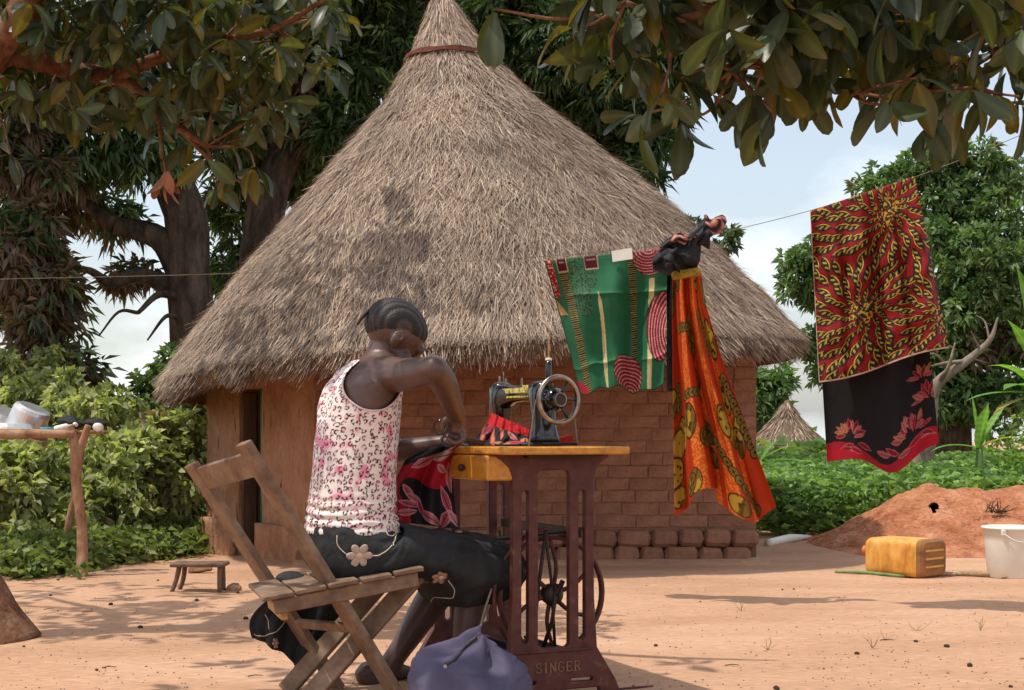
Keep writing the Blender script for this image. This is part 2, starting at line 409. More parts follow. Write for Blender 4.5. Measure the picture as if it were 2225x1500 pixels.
# ------------------------------------------------------------------ hut
hut = thing('round_thatched_hut', 'mud brick hut with a tall conical thatched roof behind the seated woman', 'hut', (-0.2, 10.0, 0))
cA, cB, cC, cF, cE, cD = [np.array(p, float) for p in ((-1.23, 8.80), (1.53, 8.90), (1.50, 10.9), (0.7, 11.7), (-1.5, 11.6), (-2.18, 10.15))]
def wall_seg(p, q_, z0, z1, th=0.16, nx=2, nz=2, rough=0.0, out=0.0):
    """wall slab along p-q with its outer face on the line; rough displaces the outer face"""
    d = (q_ - p); L = np.linalg.norm(d); d = d / L; n = np.array([d[1], -d[0]])
    cen = np.array([-0.2, 10.2]) - p
    if np.dot(n, cen) > 0: n = -n
    t = np.linspace(0, 1, nx); z = np.linspace(z0, z1, nz)
    Tm, Zm = np.meshgrid(t, z)
    dis = out + rough * (fnoise(Tm * L * 4, Zm * 4, int(abs(p[0] * 100)), 4) - 0.5) * 2
    front = np.stack([p[0] + d[0] * Tm * L + n[0] * dis, p[1] + d[1] * Tm * L + n[1] * dis, Zm], -1)
    back = np.stack([p[0] + d[0] * Tm * L - n[0] * th, p[1] + d[1] * Tm * L - n[1] * th, Zm], -1)
    v1, q1 = gridmesh(front); v2, q2 = gridmesh(back)
    k = len(v1); fc = [tuple(f) for f in q1] + [tuple(int(i) + k for i in f[::-1]) for f in q2]
    idx = np.arange(nx * nz).reshape(nz, nx)
    for a, b in zip(idx[0, :-1], idx[0, 1:]): fc.append((int(b), int(a), int(a) + k, int(b) + k))
    for a, b in zip(idx[-1, :-1], idx[-1, 1:]): fc.append((int(a), int(b), int(b) + k, int(a) + k))
    for a, b in zip(idx[:-1, 0], idx[1:, 0]): fc.append((int(a), int(b), int(b) + k, int(a) + k))
    for a, b in zip(idx[:-1, -1], idx[1:, -1]): fc.append((int(b), int(a), int(a) + k, int(b) + k))
    return np.vstack([v1, v2]), fc
WT = 1.6
brickwall = mk('front_wall', *wall_seg(cA + np.array([0.02, 0.0]), cB, -0.05, WT, out=-0.008, nx=60, nz=30, rough=0.003), m_mortar, hut)
mk('side_wall', *wall_seg(cB + np.array([0, .165]), cC, -0.05, WT), m_mortar, hut)
mk('back_wall', *wall_seg(cC + np.array([-.01, .02]), cF, -0.05, WT), m_mortar, hut)
mk('back_wall', *wall_seg(cF + np.array([-.02, .01]), cE, -0.05, WT), m_mortar, hut)
mk('back_wall', *wall_seg(cE + np.array([-.02, -.02]), cD + np.array([0.02, 0.02]), -0.05, WT), m_mortar, hut)
tA, tB = 0.445, 0.665
pd1 = cA + (cD - cA) * tA; pd2 = cA + (cD - cA) * tB
doorwall = mk('plastered_wall', *wall_seg(cA, pd1, -0.05, WT, nx=24, nz=50, rough=0.012), m_plaster, hut, smooth=False)
mk('plastered_wall', *wall_seg(pd2, cD, -0.05, WT, nx=20, nz=50, rough=0.012), m_plaster, hut)
mk('lintel_wall', *wall_seg(pd1 + (pd2 - pd1) * 0.004, pd2 - (pd2 - pd1) * 0.004, 1.105, WT - 0.003, th=0.157, nx=12, nz=16, rough=0.008, out=-0.004), m_plaster, hut)
dn = nrm(np.array([-(cD - cA)[1], (cD - cA)[0]])); dn = dn if dn[1] < 0 else -dn
dd = nrm(cD - cA)
def D3(v2, z): return np.array([v2[0], v2[1], z])
# plinth along the plastered wall
for a, b in ((cA, pd1), (pd2, cD + dd * 0.05)):
    mk('plaster_plinth', *wall_seg(a + dd * 0.004, b - dd * 0.004, -0.06, 0.215, th=-0.004, nx=26, nz=8, rough=0.014, out=0.06), m_plaster, hut, smooth=True)
# door: painted post, plank leaf standing open inside
door = mk('door', *board(D3(pd2 - dd * .03 - dn * .06, 0.02), D3(pd2 - dd * .03 - dn * .06, 1.08), D3(dn, 0), 0.10, 0.03), m_doorwood, hut)
mk('door_frame', *board(D3(pd1 + dd * .018 - dn * .03, 0.0), D3(pd1 + dd * .018 - dn * .03, 1.10), D3(dn, 0), 0.055, 0.03), m_green, hut)
mk('door_leaf', *board(D3(pd2 - dd * .02 - dn * .36, 0.02), D3(pd2 - dd * .02 - dn * .36, 1.09), D3(dn, 0), 0.46, 0.025), m_doorwood, hut)
# bricks of the front wall
eb = cB - cA; Lb = np.linalg.norm(eb); eb = eb / Lb; nb = np.array([eb[1], -eb[0]])
def brick_mesh(name, l, h, d, ch, seed):
    r = np.random.default_rng(seed)
    v, f = board((-l / 2, 0, 0), (l / 2, 0, 0), (0, 0, 1), h, d, ch, nseg=3)
    v = v + r.normal(0, 0.0016, v.shape)
    return mesh_data(name, v, f, m_brick)
BR = [brick_mesh('brick', 0.222, 0.0748, 0.07, 0.0045, s) for s in range(5)]
BH = [brick_mesh('brick', 0.105, 0.0748, 0.07, 0.0045, s + 9) for s in range(3)]
PB = [brick_mesh('plinth_brick', 0.150 + 0.018 * s, 0.10, 0.10, 0.022, s + 20) for s in range(4)]
ang = math.atan2(eb[1], eb[0])
row = 0; z = 0.2145
while z < 1.42:
    x = 0.0 if row % 2 == 0 else -0.118
    x += random.uniform(-0.05, 0.05)
    while x < Lb - 0.02:
        l = random.uniform(0.205, 0.258)
        x0, x1 = max(x, 0.0), min(x + l, Lb)
        if x1 - x0 > 0.07:
            me = random.choice(BR if x1 - x0 > 0.15 else BH)
            sx = (x1 - x0 - random.choice((0.002, 0.005, 0.010))) / (0.222 if me in BR else 0.105)
            c2 = cA + eb * (x0 + x1) / 2 + nb * (-0.0375 + random.uniform(-0.003, 0.0035))
            mw = Matrix.Translation((c2[0], c2[1], z + 0.039 + random.uniform(-0.0018, 0.0018))) @ Euler((random.uniform(-.012, .012), random.uniform(-.028, .028), ang + random.uniform(-.015, .015))).to_matrix().to_4x4() @ Matrix.Diagonal((sx, 1, 1, 1))
            inst('brick', me, brickwall, mw)
        x += l
    z += 0.0775; row += 1
for rw in range(2):
    x = -0.10 + 0.09 * rw
    while x < Lb - 0.12:
        k = random.randrange(4); l = 0.150 + 0.018 * k
        c2 = cA + eb * (x + l / 2) + nb * (0.012 + 0.012 * (1 - rw) + random.uniform(-0.006, 0.006))
        mw = Matrix.Translation((c2[0], c2[1], 0.045 + 0.107 * rw + random.uniform(-0.006, 0.006))) @ Euler((random.uniform(-.06, .06), random.uniform(-.06, .06), ang + random.uniform(-.03, .03))).to_matrix().to_4x4() @ Matrix.Diagonal((1.02, 1, 1.06, 1))
        inst('plinth_brick', PB[k], brickwall, mw)
        x += l + 0.006
# earth apron at the foot of the wall
apr = []
for s in np.linspace(-0.04, 1.02, 40):
    c2 = cA + eb * Lb * s
    apr.append([D3(c2 + nb * o, gz(c2[0], c2[1]) + h) for o, h in ((-0.0, 0.03), (0.075, 0.03), (0.14, 0.016), (0.24, -0.02))])
mk('earth_apron', *gridmesh(np.array(apr)), m_earth, hut, smooth=True)

# ---- roof
RC = (0.0, 10.0)
pz = np.array([3.93, 3.85, 3.66, 3.45, 3.34, 3.10, 2.777, 2.40, 1.91, 1.59, 1.28])
pr = np.array([0.055, 0.075, 0.155, 0.265, 0.345, 0.54, 0.865, 1.255, 1.70, 1.99, 2.24])
al = np.concatenate([[0], np.cumsum(np.hypot(np.diff(pz), np.diff(pr)))]); SL = al[-1]; al = al / SL
def xc_of(z): return np.interp(z, [1.2, 2.4, 3.045, 3.45, 3.85], [-0.218, -0.235, -0.341, -0.432, -0.487])
def roof(th, s, off=0.0):
    th, s, off = np.broadcast_arrays(np.asarray(th, float), np.asarray(s, float), np.asarray(off, float))
    se = np.clip(s, 0, 1); ex = s - se
    r = np.interp(se, al, pr) + ex * SL * 0.68; z = np.interp(se, al, pz) - ex * SL * 0.73
    r = r * (1 + 0.012 * np.sin(3 * th + 1) + 0.008 * np.sin(7 * th))
    nr, nz_ = 0.73, 0.68
    x = xc_of(z) + (r + nr * off) * np.cos(th)
    y = 10.0 + (r + nr * off) * np.sin(th)
    lowz = z + nz_ * off
    tilt = 0.057 * (x + 0.22) * sstep(3.6, 1.3, z) if False else 0.057 * (x + 0.22) * (1 - sstep(1.3, 3.6, z))
    droop = -0.05 * np.exp(-((np.cos(th) + 0.95) ** 2) / 0.05) * sstep(0.8, 1.0, s)
    return np.stack([x, y, lowz + tilt + droop], -1)
th = np.linspace(0, 2 * np.pi, 97); ss = np.linspace(0, 1, 30)
TH, SS = np.meshgrid(th, ss)
rv, rq = gridmesh(roof(TH, SS, -0.02))
thatch = mk('thatch_roof', rv, rq, m_core, hut, smooth=True)
ss2 = np.linspace(0.45, 1.0, 14); TH2, SS2 = np.meshgrid(th, ss2)
mk('roof_lining', *gridmesh(roof(TH2, SS2 - 0.0, -0.125)), m_under, thatch, smooth=True)
rim = np.stack([roof(th, 1.0, -0.125), roof(th, 1.004, -0.07), roof(th, 1.0, -0.02)], 0)
mk('roof_rim', *gridmesh(rim), m_core, thatch, smooth=True)
def strands(n, th, s0, ln, o0, o1, o2, wid, jit):
    dth = rng.normal(0, jit, n) + .9 * (fnoise(th * 9 + 3, s0 * 14, 15, 3) - .5)
    lf = .034 * (((s0 * 7.5 + 1.2 * fnoise(th * 3, s0 * 3, 16, 3)) % 1) - .35) * sstep(.05, .25, s0) * (s0 < .93)
    o1 = o1 + .5 * lf; o2 = o2 + lf
    rr = np.interp(np.clip(s0, 0, 1), al, pr)
    k = ln / SL
    P0 = roof(th, s0, o0); P1 = roof(th + dth * 0.5 * ln / (rr + .05), s0 + k * 0.5, o1); P2 = roof(th + dth * ln / (rr + .05), s0 + k, o2)
    tang = np.stack([-np.sin(th), np.cos(th), rng.normal(0, 0.25, n)], -1)
    w = wid[:, None] / 2
    V = np.stack([P0 - tang * w, P0 + tang * w, P1 - tang * w, P1 + tang * w, P2 - tang * w * 0.35, P2 + tang * w * 0.35], 1)
    b = np.arange(n)[:, None] * 6
    q = np.concatenate([b + np.array([0, 1, 3, 2]), b + np.array([2, 3, 5, 4])], 1).reshape(-1, 4)
    return V.reshape(-1, 3), q
PAL = np.array([(.31, .225, .162), (.25, .18, .132), (.41, .305, .222), (.12, .082, .058), (.33, .225, .160), (.28, .215, .168), (.48, .375, .28), (.20, .13, .088)]) * 1.13
def straw_cols(n, P0):
    c = PAL[rng.integers(0, len(PAL), n)] * rng.uniform(0.8, 1.15, (n, 1))
    w = fnoise(P0[:, 0] * 2.2 + 4, P0[:, 2] * 3.0, 11, 4)
    c = c * (0.66 + 0.68 * w)[:, None]
    return np.repeat(c, 6, 0)
allV, allQ, allC = [], [], []; base = 0
def addst(n, th, s0, ln, o0, o1, o2, wid, jit):
    global base
    v, q = strands(n, th, s0, ln, o0, o1, o2, wid, jit)
    allV.append(v); allQ.append(q + base); allC.append(straw_cols(n, v[::6])); base += len(v)
n = 130000
thf = np.where(rng.random(n) < 0.84, rng.uniform(-np.pi - 0.35, 0.35, n), rng.uniform(0.35, np.pi - 0.35, n))
s0 = np.sqrt(rng.random(n)) * 0.97
ln = rng.uniform(0.16, 0.42, n) * np.where(s0 < 0.2, 0.75, 1.0)
addst(n, thf, np.minimum(s0, 0.985 - ln / SL * 0.8), ln, -0.03, rng.uniform(-0.005, 0.022, n), rng.uniform(-0.012, 0.035, n) + np.where(rng.random(n) < 0.05, rng.uniform(0, 0.06, n), 0), rng.uniform(0.0026, 0.0062, n), 0.26)
n = 22000
thf = np.where(rng.random(n) < 0.84, rng.uniform(-np.pi - 0.35, 0.35, n), rng.uniform(0.35, np.pi - 0.35, n))
lay = rng.uniform(-0.125, 0.005, n)
rag = 0.020 * (fnoise(thf * 9, thf * 0, 3, 3) - 0.5) * 2
ends = 1.006 + rag + rng.normal(0, 0.011, n)
ln = rng.uniform(0.12, 0.26, n)
addst(n, thf, ends - ln / SL, ln, lay, lay + 0.004, lay + rng.normal(0, 0.008, n), rng.uniform(0.004, 0.009, n), 0.14)
n = 5200   # top tuft
thf = rng.uniform(0, 2 * np.pi, n); s0 = rng.uniform(0.0, 0.16, n); ln = rng.uniform(0.2, 0.45, n)
addst(n, thf, s0, ln, -0.02, rng.uniform(0, 0.02, n), rng.uniform(0.0, 0.045, n), rng.uniform(0.004, 0.008, n), 0.10)
st = mk('straw', np.vstack(allV), np.vstack(allQ), m_straw, thatch, col=np.vstack(allC))
st['kind'] = 'stuff'
# hoop tied round the top
for k, dz in enumerate((0.0, 0.022)):
    sh = 0.167 + dz / SL
    hp = roof(np.linspace(0, 2 * np.pi, 72, endpoint=False) , sh, 0.040 + 0.003 * k)
    ring = []
    for i in range(72):
        c = hp[i]; o = nrm(np.array([math.cos(i / 72 * 2 * math.pi), math.sin(i / 72 * 2 * math.pi), 0]))
        up = np.array([0, 0, 1.0]); wob = 0.0035 * math.sin(i * 0.7 + k * 2)
        ring.append([c + o * 0.010 + up * (0.009 + wob), c + o * 0.010 - up * (0.009 - wob), c - o * 0.008 - up * (0.009 - wob), c - o * 0.008 + up * (0.009 + wob)])
    ring.append(ring[0])
    mk('roof_hoop', *loft(np.array(ring), caps=False), m_hoop, thatch)
# rafters that show under the eaves
for a in np.linspace(math.radians(185), math.radians(355), 22):
    a += random.uniform(-.03, .03)
    p = [roof(a, s, -0.150) for s in (0.72, 0.86, 0.965)]
    mk('rafter', *tube(np.array([np.ravel(x) for x in p]), [0.017, 0.016, 0.013], 7), m_pole, hut)
tp = [D3(cA + dn * .05, 1.30), D3(pd1 + dn * .07, 1.22), D3(pd2 + dn * .07, 1.17), D3(cD + dn * .10 + dd * .12, 1.08)]
mk('eave_pole', *ctube(tp, [0.016, 0.014, 0.013, 0.010]), m_pole, hut)
for t, ln_ in ((0.02, .06), (0.55, .05)):
    c2 = cA + (cD - cA) * t + dn * .075; c0 = D3(c2, 1.30 - 0.2 * t)
    v = [ellip(c0 + rng.normal(0, .012, 3) + np.array([0, 0, -.02]), (1, 0, 0), (0, 1, 0), (0, 0, 1), .022, .02, ln_ * .6, 7, 5) for _ in range(1)]
    mk('rope_knot', *v[0], m_dark, hut)

# ------------------------------------------------------------------ leaves and trees
def leaves(pos, dirs, L, W, fold=0.25, droop=0.15):
    """4-vertex folded leaves as two triangles"""
    n = len(pos)
    d = dirs / (np.linalg.norm(dirs, axis=1)[:, None] + 1e-9)
    rnd = rng.normal(0, 1, (n, 3)); rnd[:, 2] += 0.8
    sd = np.cross(d, rnd); sd /= np.linalg.norm(sd, axis=1)[:, None] + 1e-9
    up = np.cross(sd, d)
    L = np.broadcast_to(L, (n,))[:, None]; W = np.broadcast_to(W, (n,))[:, None]
    tip = pos + d * L; tip[:, 2] -= droop * L[:, 0]
    a = pos + d * L * 0.42 + sd * W * 0.5 + up * W * fold
    b = pos + d * L * 0.42 - sd * W * 0.5 + up * W * fold
    V = np.stack([pos, a, tip, b], 1).reshape(-1, 3)
    i = np.arange(n)[:, None] * 4
    return V, np.concatenate([i + np.array([0, 1, 2]), i + np.array([0, 2, 3])], 1).reshape(-1, 3)
def crown_pts(blobs, dens, sub=16, subr=0.36, up=0.25):
    """cluster centres and outward directions over lumpy ellipsoids"""
    out, nor = [], []
    for c, r in blobs:
        c = np.asarray(c, float); r = np.broadcast_to(np.asarray(r, float), (3,))
        d = rng.normal(0, 1, (sub, 3)); d /= np.linalg.norm(d, axis=1)[:, None]
        sc = c + d * r * rng.uniform(0.45, 0.85, (sub, 1))
        sr = r * subr * rng.uniform(0.7, 1.3, (sub, 1))
        k = max(3, int(dens * 4 * np.mean(r) ** 2))
        e = rng.normal(0, 1, (sub, k, 3)); e[..., 2] += up; e /= np.linalg.norm(e, axis=2)[..., None]
        out.append((sc[:, None] + e * sr[:, None] * rng.uniform(0.75, 1.08, (sub, k, 1))).reshape(-1, 3)); nor.append(e.reshape(-1, 3))
    return np.vstack(out), np.vstack(nor)
GREENS = np.array([(.028, .062, .016), (.038, .080, .020), (.052, .105, .026), (.075, .135, .032)])
def foliage(blobs, dens, k, L, W, pal=GREENS, light=0.10, lightc=(.17, .25, .06), brown=0.0, brownc=(.15, .095, .06), droop=0.5, sub=16, subr=0.36, spreadk=0.9, up=0.25):
    c, nn = crown_pts(blobs, dens, sub, subr, up)
    n = len(c)
    pc = pal[rng.integers(0, len(pal), n)].copy()
    li = rng.random(n) < light; pc[li] = np.array(lightc)
    bn = fnoise(c[:, 0] * 0.9 + c[:, 1] * 0.3, c[:, 2] * 0.9, 21, 3) if brown else None
    if brown:
        bm = bn > np.quantile(bn, 1 - brown); pc[bm & (rng.random(n) < 0.8)] = np.array(brownc)
    pos = np.repeat(c, k, 0); nr = np.repeat(nn, k, 0)
    d = nr * 0.55 + rng.normal(0, spreadk * 0.6, (n * k, 3)); d[:, 2] -= droop
    d /= np.linalg.norm(d, axis=1)[:, None]
    Ls = L * rng.uniform(0.6, 1.2, n * k); Ws = W * rng.uniform(0.7, 1.2, n * k)
    pos = pos + d * (Ls * 0.25)[:, None] + rng.normal(0, L * 0.12, (n * k, 3))
    V, q = leaves(pos, d, Ls, Ws, droop=0.2)
    pc = pc * .76 + pc.mean(1, keepdims=True) * .24
    col = np.repeat(pc, k, 0) * rng.uniform(0.7, 1.35, (n * k, 1))
    return V, q, np.repeat(col, 4, 0)
def B(px, py, Y, rx, ry, rd=None):
    s = Y / F
    return (P(px, py, Y), (rx * s, (rd or (rx + ry) / 2) * s, ry * s))
def limb_to(a, b, r0, r1, sag=0.1):
    a = np.asarray(a, float); b = np.asarray(b, float); m = (a + b) / 2 + rng.normal(0, 0.12, 3) * np.linalg.norm(b - a) * 0.5; m[2] += sag
    return ctube([a, m, b], [r0, (r0 + r1) / 2, r1], 5, 7)
def tree(name, label, cat, basept, trunkpath, rads, blobs, leafargs, limbs=None, mat=None, bark=None, group=None):
    t = thing(name, label, cat, basept, group)
    tr = mk('trunk', *ctube(trunkpath, rads, 6, 12), bark or m_bark, t, smooth=True)
    for (a, b, r0, r1) in (limbs or []):
        mk('limb', *limb_to(a, b, r0, r1), bark or m_bark, t, smooth=True)
    V, q, col = foliage(blobs, **leafargs)
    cr = mk('crown', V, q, mat or m_leaf, t, col=col)
    cr['kind'] = 'stuff'
    return t
MG = dict(dens=17, k=9, L=0.165, W=0.040)
TG = 'mango trees behind the hut'
# mango tree whose thick trunk shows left of the roof
tk = [P(425, 1130, 13.5) * [1, 1, 0] + [0, 0, -.05], P(420, 740, 13.5), P(408, 600, 13.5), P(405, 480, 13.5), P(370, 370, 13.4), P(330, 240, 13.3)]
tree('mango_tree', 'dark mango tree whose thick leaning trunk stands left of the thatched roof', 'tree', tk[0], tk, [.26, .225, .21, .21, .17, .11],
     [B(60, 320, 12.6, 120, 95), B(30, 520, 12.4, 110, 110), B(90, 640, 12.5, 95, 90), B(120, 730, 12.6, 90, 85), B(180, 330, 13, 120, 80), B(310, 330, 13.2, 90, 70), B(40, 150, 13, 150, 120),
      B(200, 150, 14, 150, 110), B(350, 180, 14, 130, 120), B(90, 430, 13.8, 120, 60), B(250, 470, 14.6, 70, 50), B(40, 620, 14, 100, 130), B(180, 800, 12.8, 45, 40), B(300, 600, 13.9, 70, 32), B(150, -120, 12.5, 260, 130), B(420, -140, 12.8, 240, 140), B(-120, 150, 12, 160, 200)],
     dict(MG, brown=0.34, light=0.22, lightc=(.16, .26, .09)),
     limbs=[(P(400, 600, 13.5), P(250, 490, 13.4), .16, .09), (P(250, 490, 13.4), P(110, 420, 13.2), .09, .04), (P(400, 640, 13.5), P(240, 620, 13.2), .10, .05), (P(240, 620, 13.2), P(160, 590, 13.0), .05, .02),
            (P(400, 650, 13.4), P(300, 680, 13.0), .05, .02), (P(300, 680, 13.0), P(215, 730, 12.9), .02, .008), (P(385, 690, 13.2), P(320, 740, 13.0), .03, .008), (P(380, 470, 13.5), P(300, 330, 13.5), .10, .05), (P(330, 240, 13.3), P(60, 160, 13), .09, .04)], group=TG)
tk = [P(560, 1110, 15) * [1, 1, 0] + [0, 0, -.05], P(565, 640, 15), P(572, 500, 15), P(600, 380, 15), P(650, 310, 15), P(730, 250, 15)]
tree('mango_tree', 'mango tree with a pale forked trunk rising just behind the left slope of the roof', 'tree', tk[0], tk, [.28, .23, .21, .19, .13, .06],
     [B(470, 230, 15, 150, 110), B(620, 190, 15.5, 150, 130), B(760, 120, 15, 150, 130), B(850, 40, 15.5, 120, 90), B(560, 60, 16, 170, 100), B(740, 270, 14.8, 90, 80), B(690, 330, 15.5, 80, 60),
      B(520, 430, 16.5, 60, 120), B(500, 600, 16.5, 60, 90), B(300, 80, 16, 170, 110), B(900, 120, 16, 80, 90), B(560, -140, 14, 260, 140), B(800, -150, 14.5, 220, 140), B(650, 40, 17.5, 240, 130), B(450, 100, 17.5, 200, 140), B(640, 330, 17, 130, 110)],
     dict(MG, brown=0.10, light=0.09, lightc=(.16, .25, .065)),
     limbs=[(P(575, 480, 15), P(490, 250, 15), .13, .06), (P(600, 380, 15), P(600, 200, 15.3), .12, .05), (P(730, 250, 15), P(840, 60, 15.3), .06, .03)], group=TG)
tk = [P(1180, 1090, 16.5) * [1, 1, 0] + [0, 0, -.05], P(1180, 700, 16.5), P(1190, 400, 16.5), P(1200, 220, 16.5), P(1210, 60, 16.5)]
tree('mango_tree', 'large dark mango tree filling the gap right of the roof peak', 'tree', tk[0], tk, [.36, .3, .26, .18, .08],
     [B(1090, 40, 16, 110, 90), B(1190, 120, 16, 120, 100), B(1310, 190, 16, 120, 110), B(1400, 300, 15.8, 75, 75), B(1405, 385, 15.6, 40, 48), B(1430, 110, 16, 130, 120), B(1300, 50, 16.5, 150, 90),
      B(1240, 290, 16.5, 110, 80), B(1130, 210, 16.5, 80, 90), B(1360, 350, 16.2, 50, 60), B(1440, 210, 16, 70, 80), B(1200, 60, 18, 200, 110), B(1320, 260, 18, 130, 120), B(1020, 100, 17, 90, 110), B(1460, 20, 16.5, 90, 80)],
     dict(MG, light=0.035, lightc=(.09, .15, .045), dens=17), limbs=[(P(1195, 330, 16.5), P(1390, 300, 15.9), .12, .04), (P(1200, 220, 16.5), P(1330, 130, 16.2), .12, .04)], group=TG)
# tall tree at right
RG = dict(dens=13, k=8, L=0.14, W=0.06, droop=0.05, pal=GREENS * 1.9, subr=.30, sub=15)
tk = [P(2060, 1050, 21) * [1, 1, 0] + [0, 0, -1.0], P(2060, 830, 21), P(2075, 700, 21), P(2080, 560, 21), P(2060, 440, 21)]
tree('broadleaf_tree', 'tall spreading green tree behind the red printed cloth', 'tree', tk[0], tk, [.4, .32, .28, .2, .1],
     [B(1930, 400, 21, 70, 40), B(2010, 365, 21, 85, 45), B(2110, 350, 21, 80, 50), B(2200, 400, 21, 80, 60), B(2060, 440, 21, 100, 50), B(2170, 470, 20.5, 90, 60), B(2020, 530, 20.5, 60, 70), B(2130, 560, 20, 110, 70),
      B(2100, 660, 20, 110, 80), B(2210, 620, 20, 90, 90), B(1960, 480, 21.5, 60, 50), B(2060, 760, 20.5, 100, 80), B(2170, 770, 20.5, 110, 90), B(1960, 620, 21.5, 60, 80), B(2080, 860, 20.5, 120, 70), B(2200, 880, 20.5, 100, 80), B(1900, 700, 21.5, 50, 80)],
     dict(RG, brown=0.08, light=0.30, lightc=(.17, .25, .085)), limbs=[(P(2078, 600, 21), P(1940, 420, 21), .16, .05), (P(2070, 520, 21), P(2180, 420, 21), .15, .05), (P(2078, 640, 21), P(2200, 600, 20.3), .15, .05), (P(2060, 440, 21), P(2020, 370, 21), .08, .03)])
tk = [P(1880, 1040, 22) * [1, 1, 0] + [0, 0, -1.1], P(1880, 850, 22), P(1850, 700, 22), P(1790, 610, 22)]
tree('broadleaf_tree', 'smaller rounded tree peeking out left of the red printed cloth', 'tree', tk[0], tk, [.2, .17, .14, .07],
     [B(1735, 600, 22, 60, 55), B(1780, 560, 22, 60, 40), B(1790, 640, 22, 60, 50), B(1770, 740, 22, 55, 35), B(1810, 810, 22, 60, 40)], dict(RG, light=0.2, lightc=(.14, .21, .075)), limbs=[(P(1862, 760, 22), P(1780, 740, 22), .05, .03), (P(1870, 830, 22), P(1815, 810, 22), .05, .03)])
tk = [P(1660, 1030, 38) * [1, 1, 0] + [0, 0, -1.5], P(1662, 930, 38), P(1665, 860, 38)]
tree('broadleaf_tree', 'small leafy tree showing between the hut wall and the distant thatched hut', 'tree', tk[0], tk, [.22, .18, .09],
     [B(1650, 850, 38, 60, 48), B(1690, 830, 38, 34, 34), B(1665, 910, 38, 55, 42), B(1640, 960, 38, 50, 40)], dict(RG, dens=6, L=0.28, W=0.11, light=0.3, lightc=(.13, .22, .06)))
tk = [P(1530, 1040, 18) * [1, 1, 0] + [0, 0, -.2], P(1535, 800, 18), P(1545, 600, 18), P(1535, 520, 18)]
tree('broadleaf_tree', 'thin pale treetop poking out above the right slope of the roof', 'tree', tk[0], tk, [.07, .06, .035, .012],
     [B(1500, 490, 18, 26, 14), B(1565, 535, 18, 32, 18), B(1590, 512, 18, 16, 10), B(1545, 570, 18, 40, 20)], dict(dens=10, k=6, L=0.11, W=0.05, droop=0.1, sub=9, light=0.5, lightc=(.17, .24, .10)))
# pale bush behind the shelf and the hedge
tk = [P(390, 1120, 11.8) * [1, 1, 0], P(390, 950, 11.8), P(385, 840, 11.8)]
tree('flowering_bush', 'tall pale green bush beside the left eave of the hut', 'bush', tk[0], tk, [.05, .04, .02],
     [B(390, 800, 12, 55, 48), B(350, 850, 11.8, 60, 50), B(420, 880, 11.6, 60, 55), B(310, 900, 11.6, 60, 50), B(420, 780, 12.4, 40, 36)], dict(dens=30, k=8, L=0.085, W=0.045, droop=0.1, light=0.5, lightc=(.17, .25, .06)), mat=m_shrubleaf)
SG = dict(dens=34, k=8, L=0.085, W=0.05, droop=0.15, brown=0.07, brownc=(.22, .15, .07), light=0.45, lightc=(.42, .44, .16), pal=np.array([(.21, .25, .07), (.26, .30, .09), (.31, .34, .115), (.14, .18, .055)]), sub=18)
hedge = [
    ('leafy hedge shrub under the left end of the drying shelf', 20, 9.0, [B(10, 1100, 9.0, 90, 90), B(60, 1190, 8.7, 80, 55), B(0, 1010, 9.2, 80, 70), B(80, 1040, 9.2, 70, 60)]),
    ('leafy hedge shrub behind the forked post of the drying shelf', 170, 9.3, [B(140, 1150, 9.1, 80, 70), B(120, 1060, 9.4, 80, 70), B(200, 1040, 9.8, 60, 60), B(180, 1195, 9.0, 55, 40)]),
    ('dark viny hedge shrub between the shelf and the hut wall', 300, 9.9, [B(270, 1110, 9.8, 75, 100), B(250, 1000, 10, 60, 60), B(300, 1000, 10.2, 70, 70), B(260, 1190, 9.6, 60, 35)]),
    ('bright hedge shrub touching the left corner of the hut', 400, 10.4, [B(370, 1070, 10.3, 75, 90), B(420, 980, 10.5, 55, 80), B(360, 960, 10.5, 70, 60), B(410, 1160, 10.2, 55, 50), B(345, 1170, 10.0, 55, 45)]),
    ('tall hedge shrub with reddish shoots above the cloths on the shelf', 170, 11.0, [B(170, 900, 11, 70, 50), B(230, 900, 10.8, 70, 60), B(120, 920, 11.2, 60, 50), B(170, 990, 11, 110, 60), B(150, 850, 11.2, 35, 40)]),
    ('shaded bush behind the upturned aluminium pot', 40, 11.5, [B(30, 880, 11.5, 70, 60), B(100, 860, 11.8, 70, 55), B(40, 960, 11.2, 80, 50), B(0, 820, 12, 60, 50), B(110, 800, 12.2, 40, 40)])]
for lab, px, Y, bl in hedge:
    b0 = np.array([(px - CX) / F * Y, Y, 0.0])
    t = thing('hedge_shrub', lab, 'shrub', b0, 'hedge shrubs along the left of the yard')
    for k in range(4):
        tgt = bl[k % len(bl)][0]
        mk('stem', *limb_to(b0 + np.array([rng.normal(0, .06), rng.normal(0, .06), -.03]), tgt, .02, .006, 0.02), m_bark, t, smooth=True)
    V, q, col = foliage(bl, **SG)
    mk('foliage', V, q, m_shrubleaf, t, col=col)['kind'] = 'stuff'
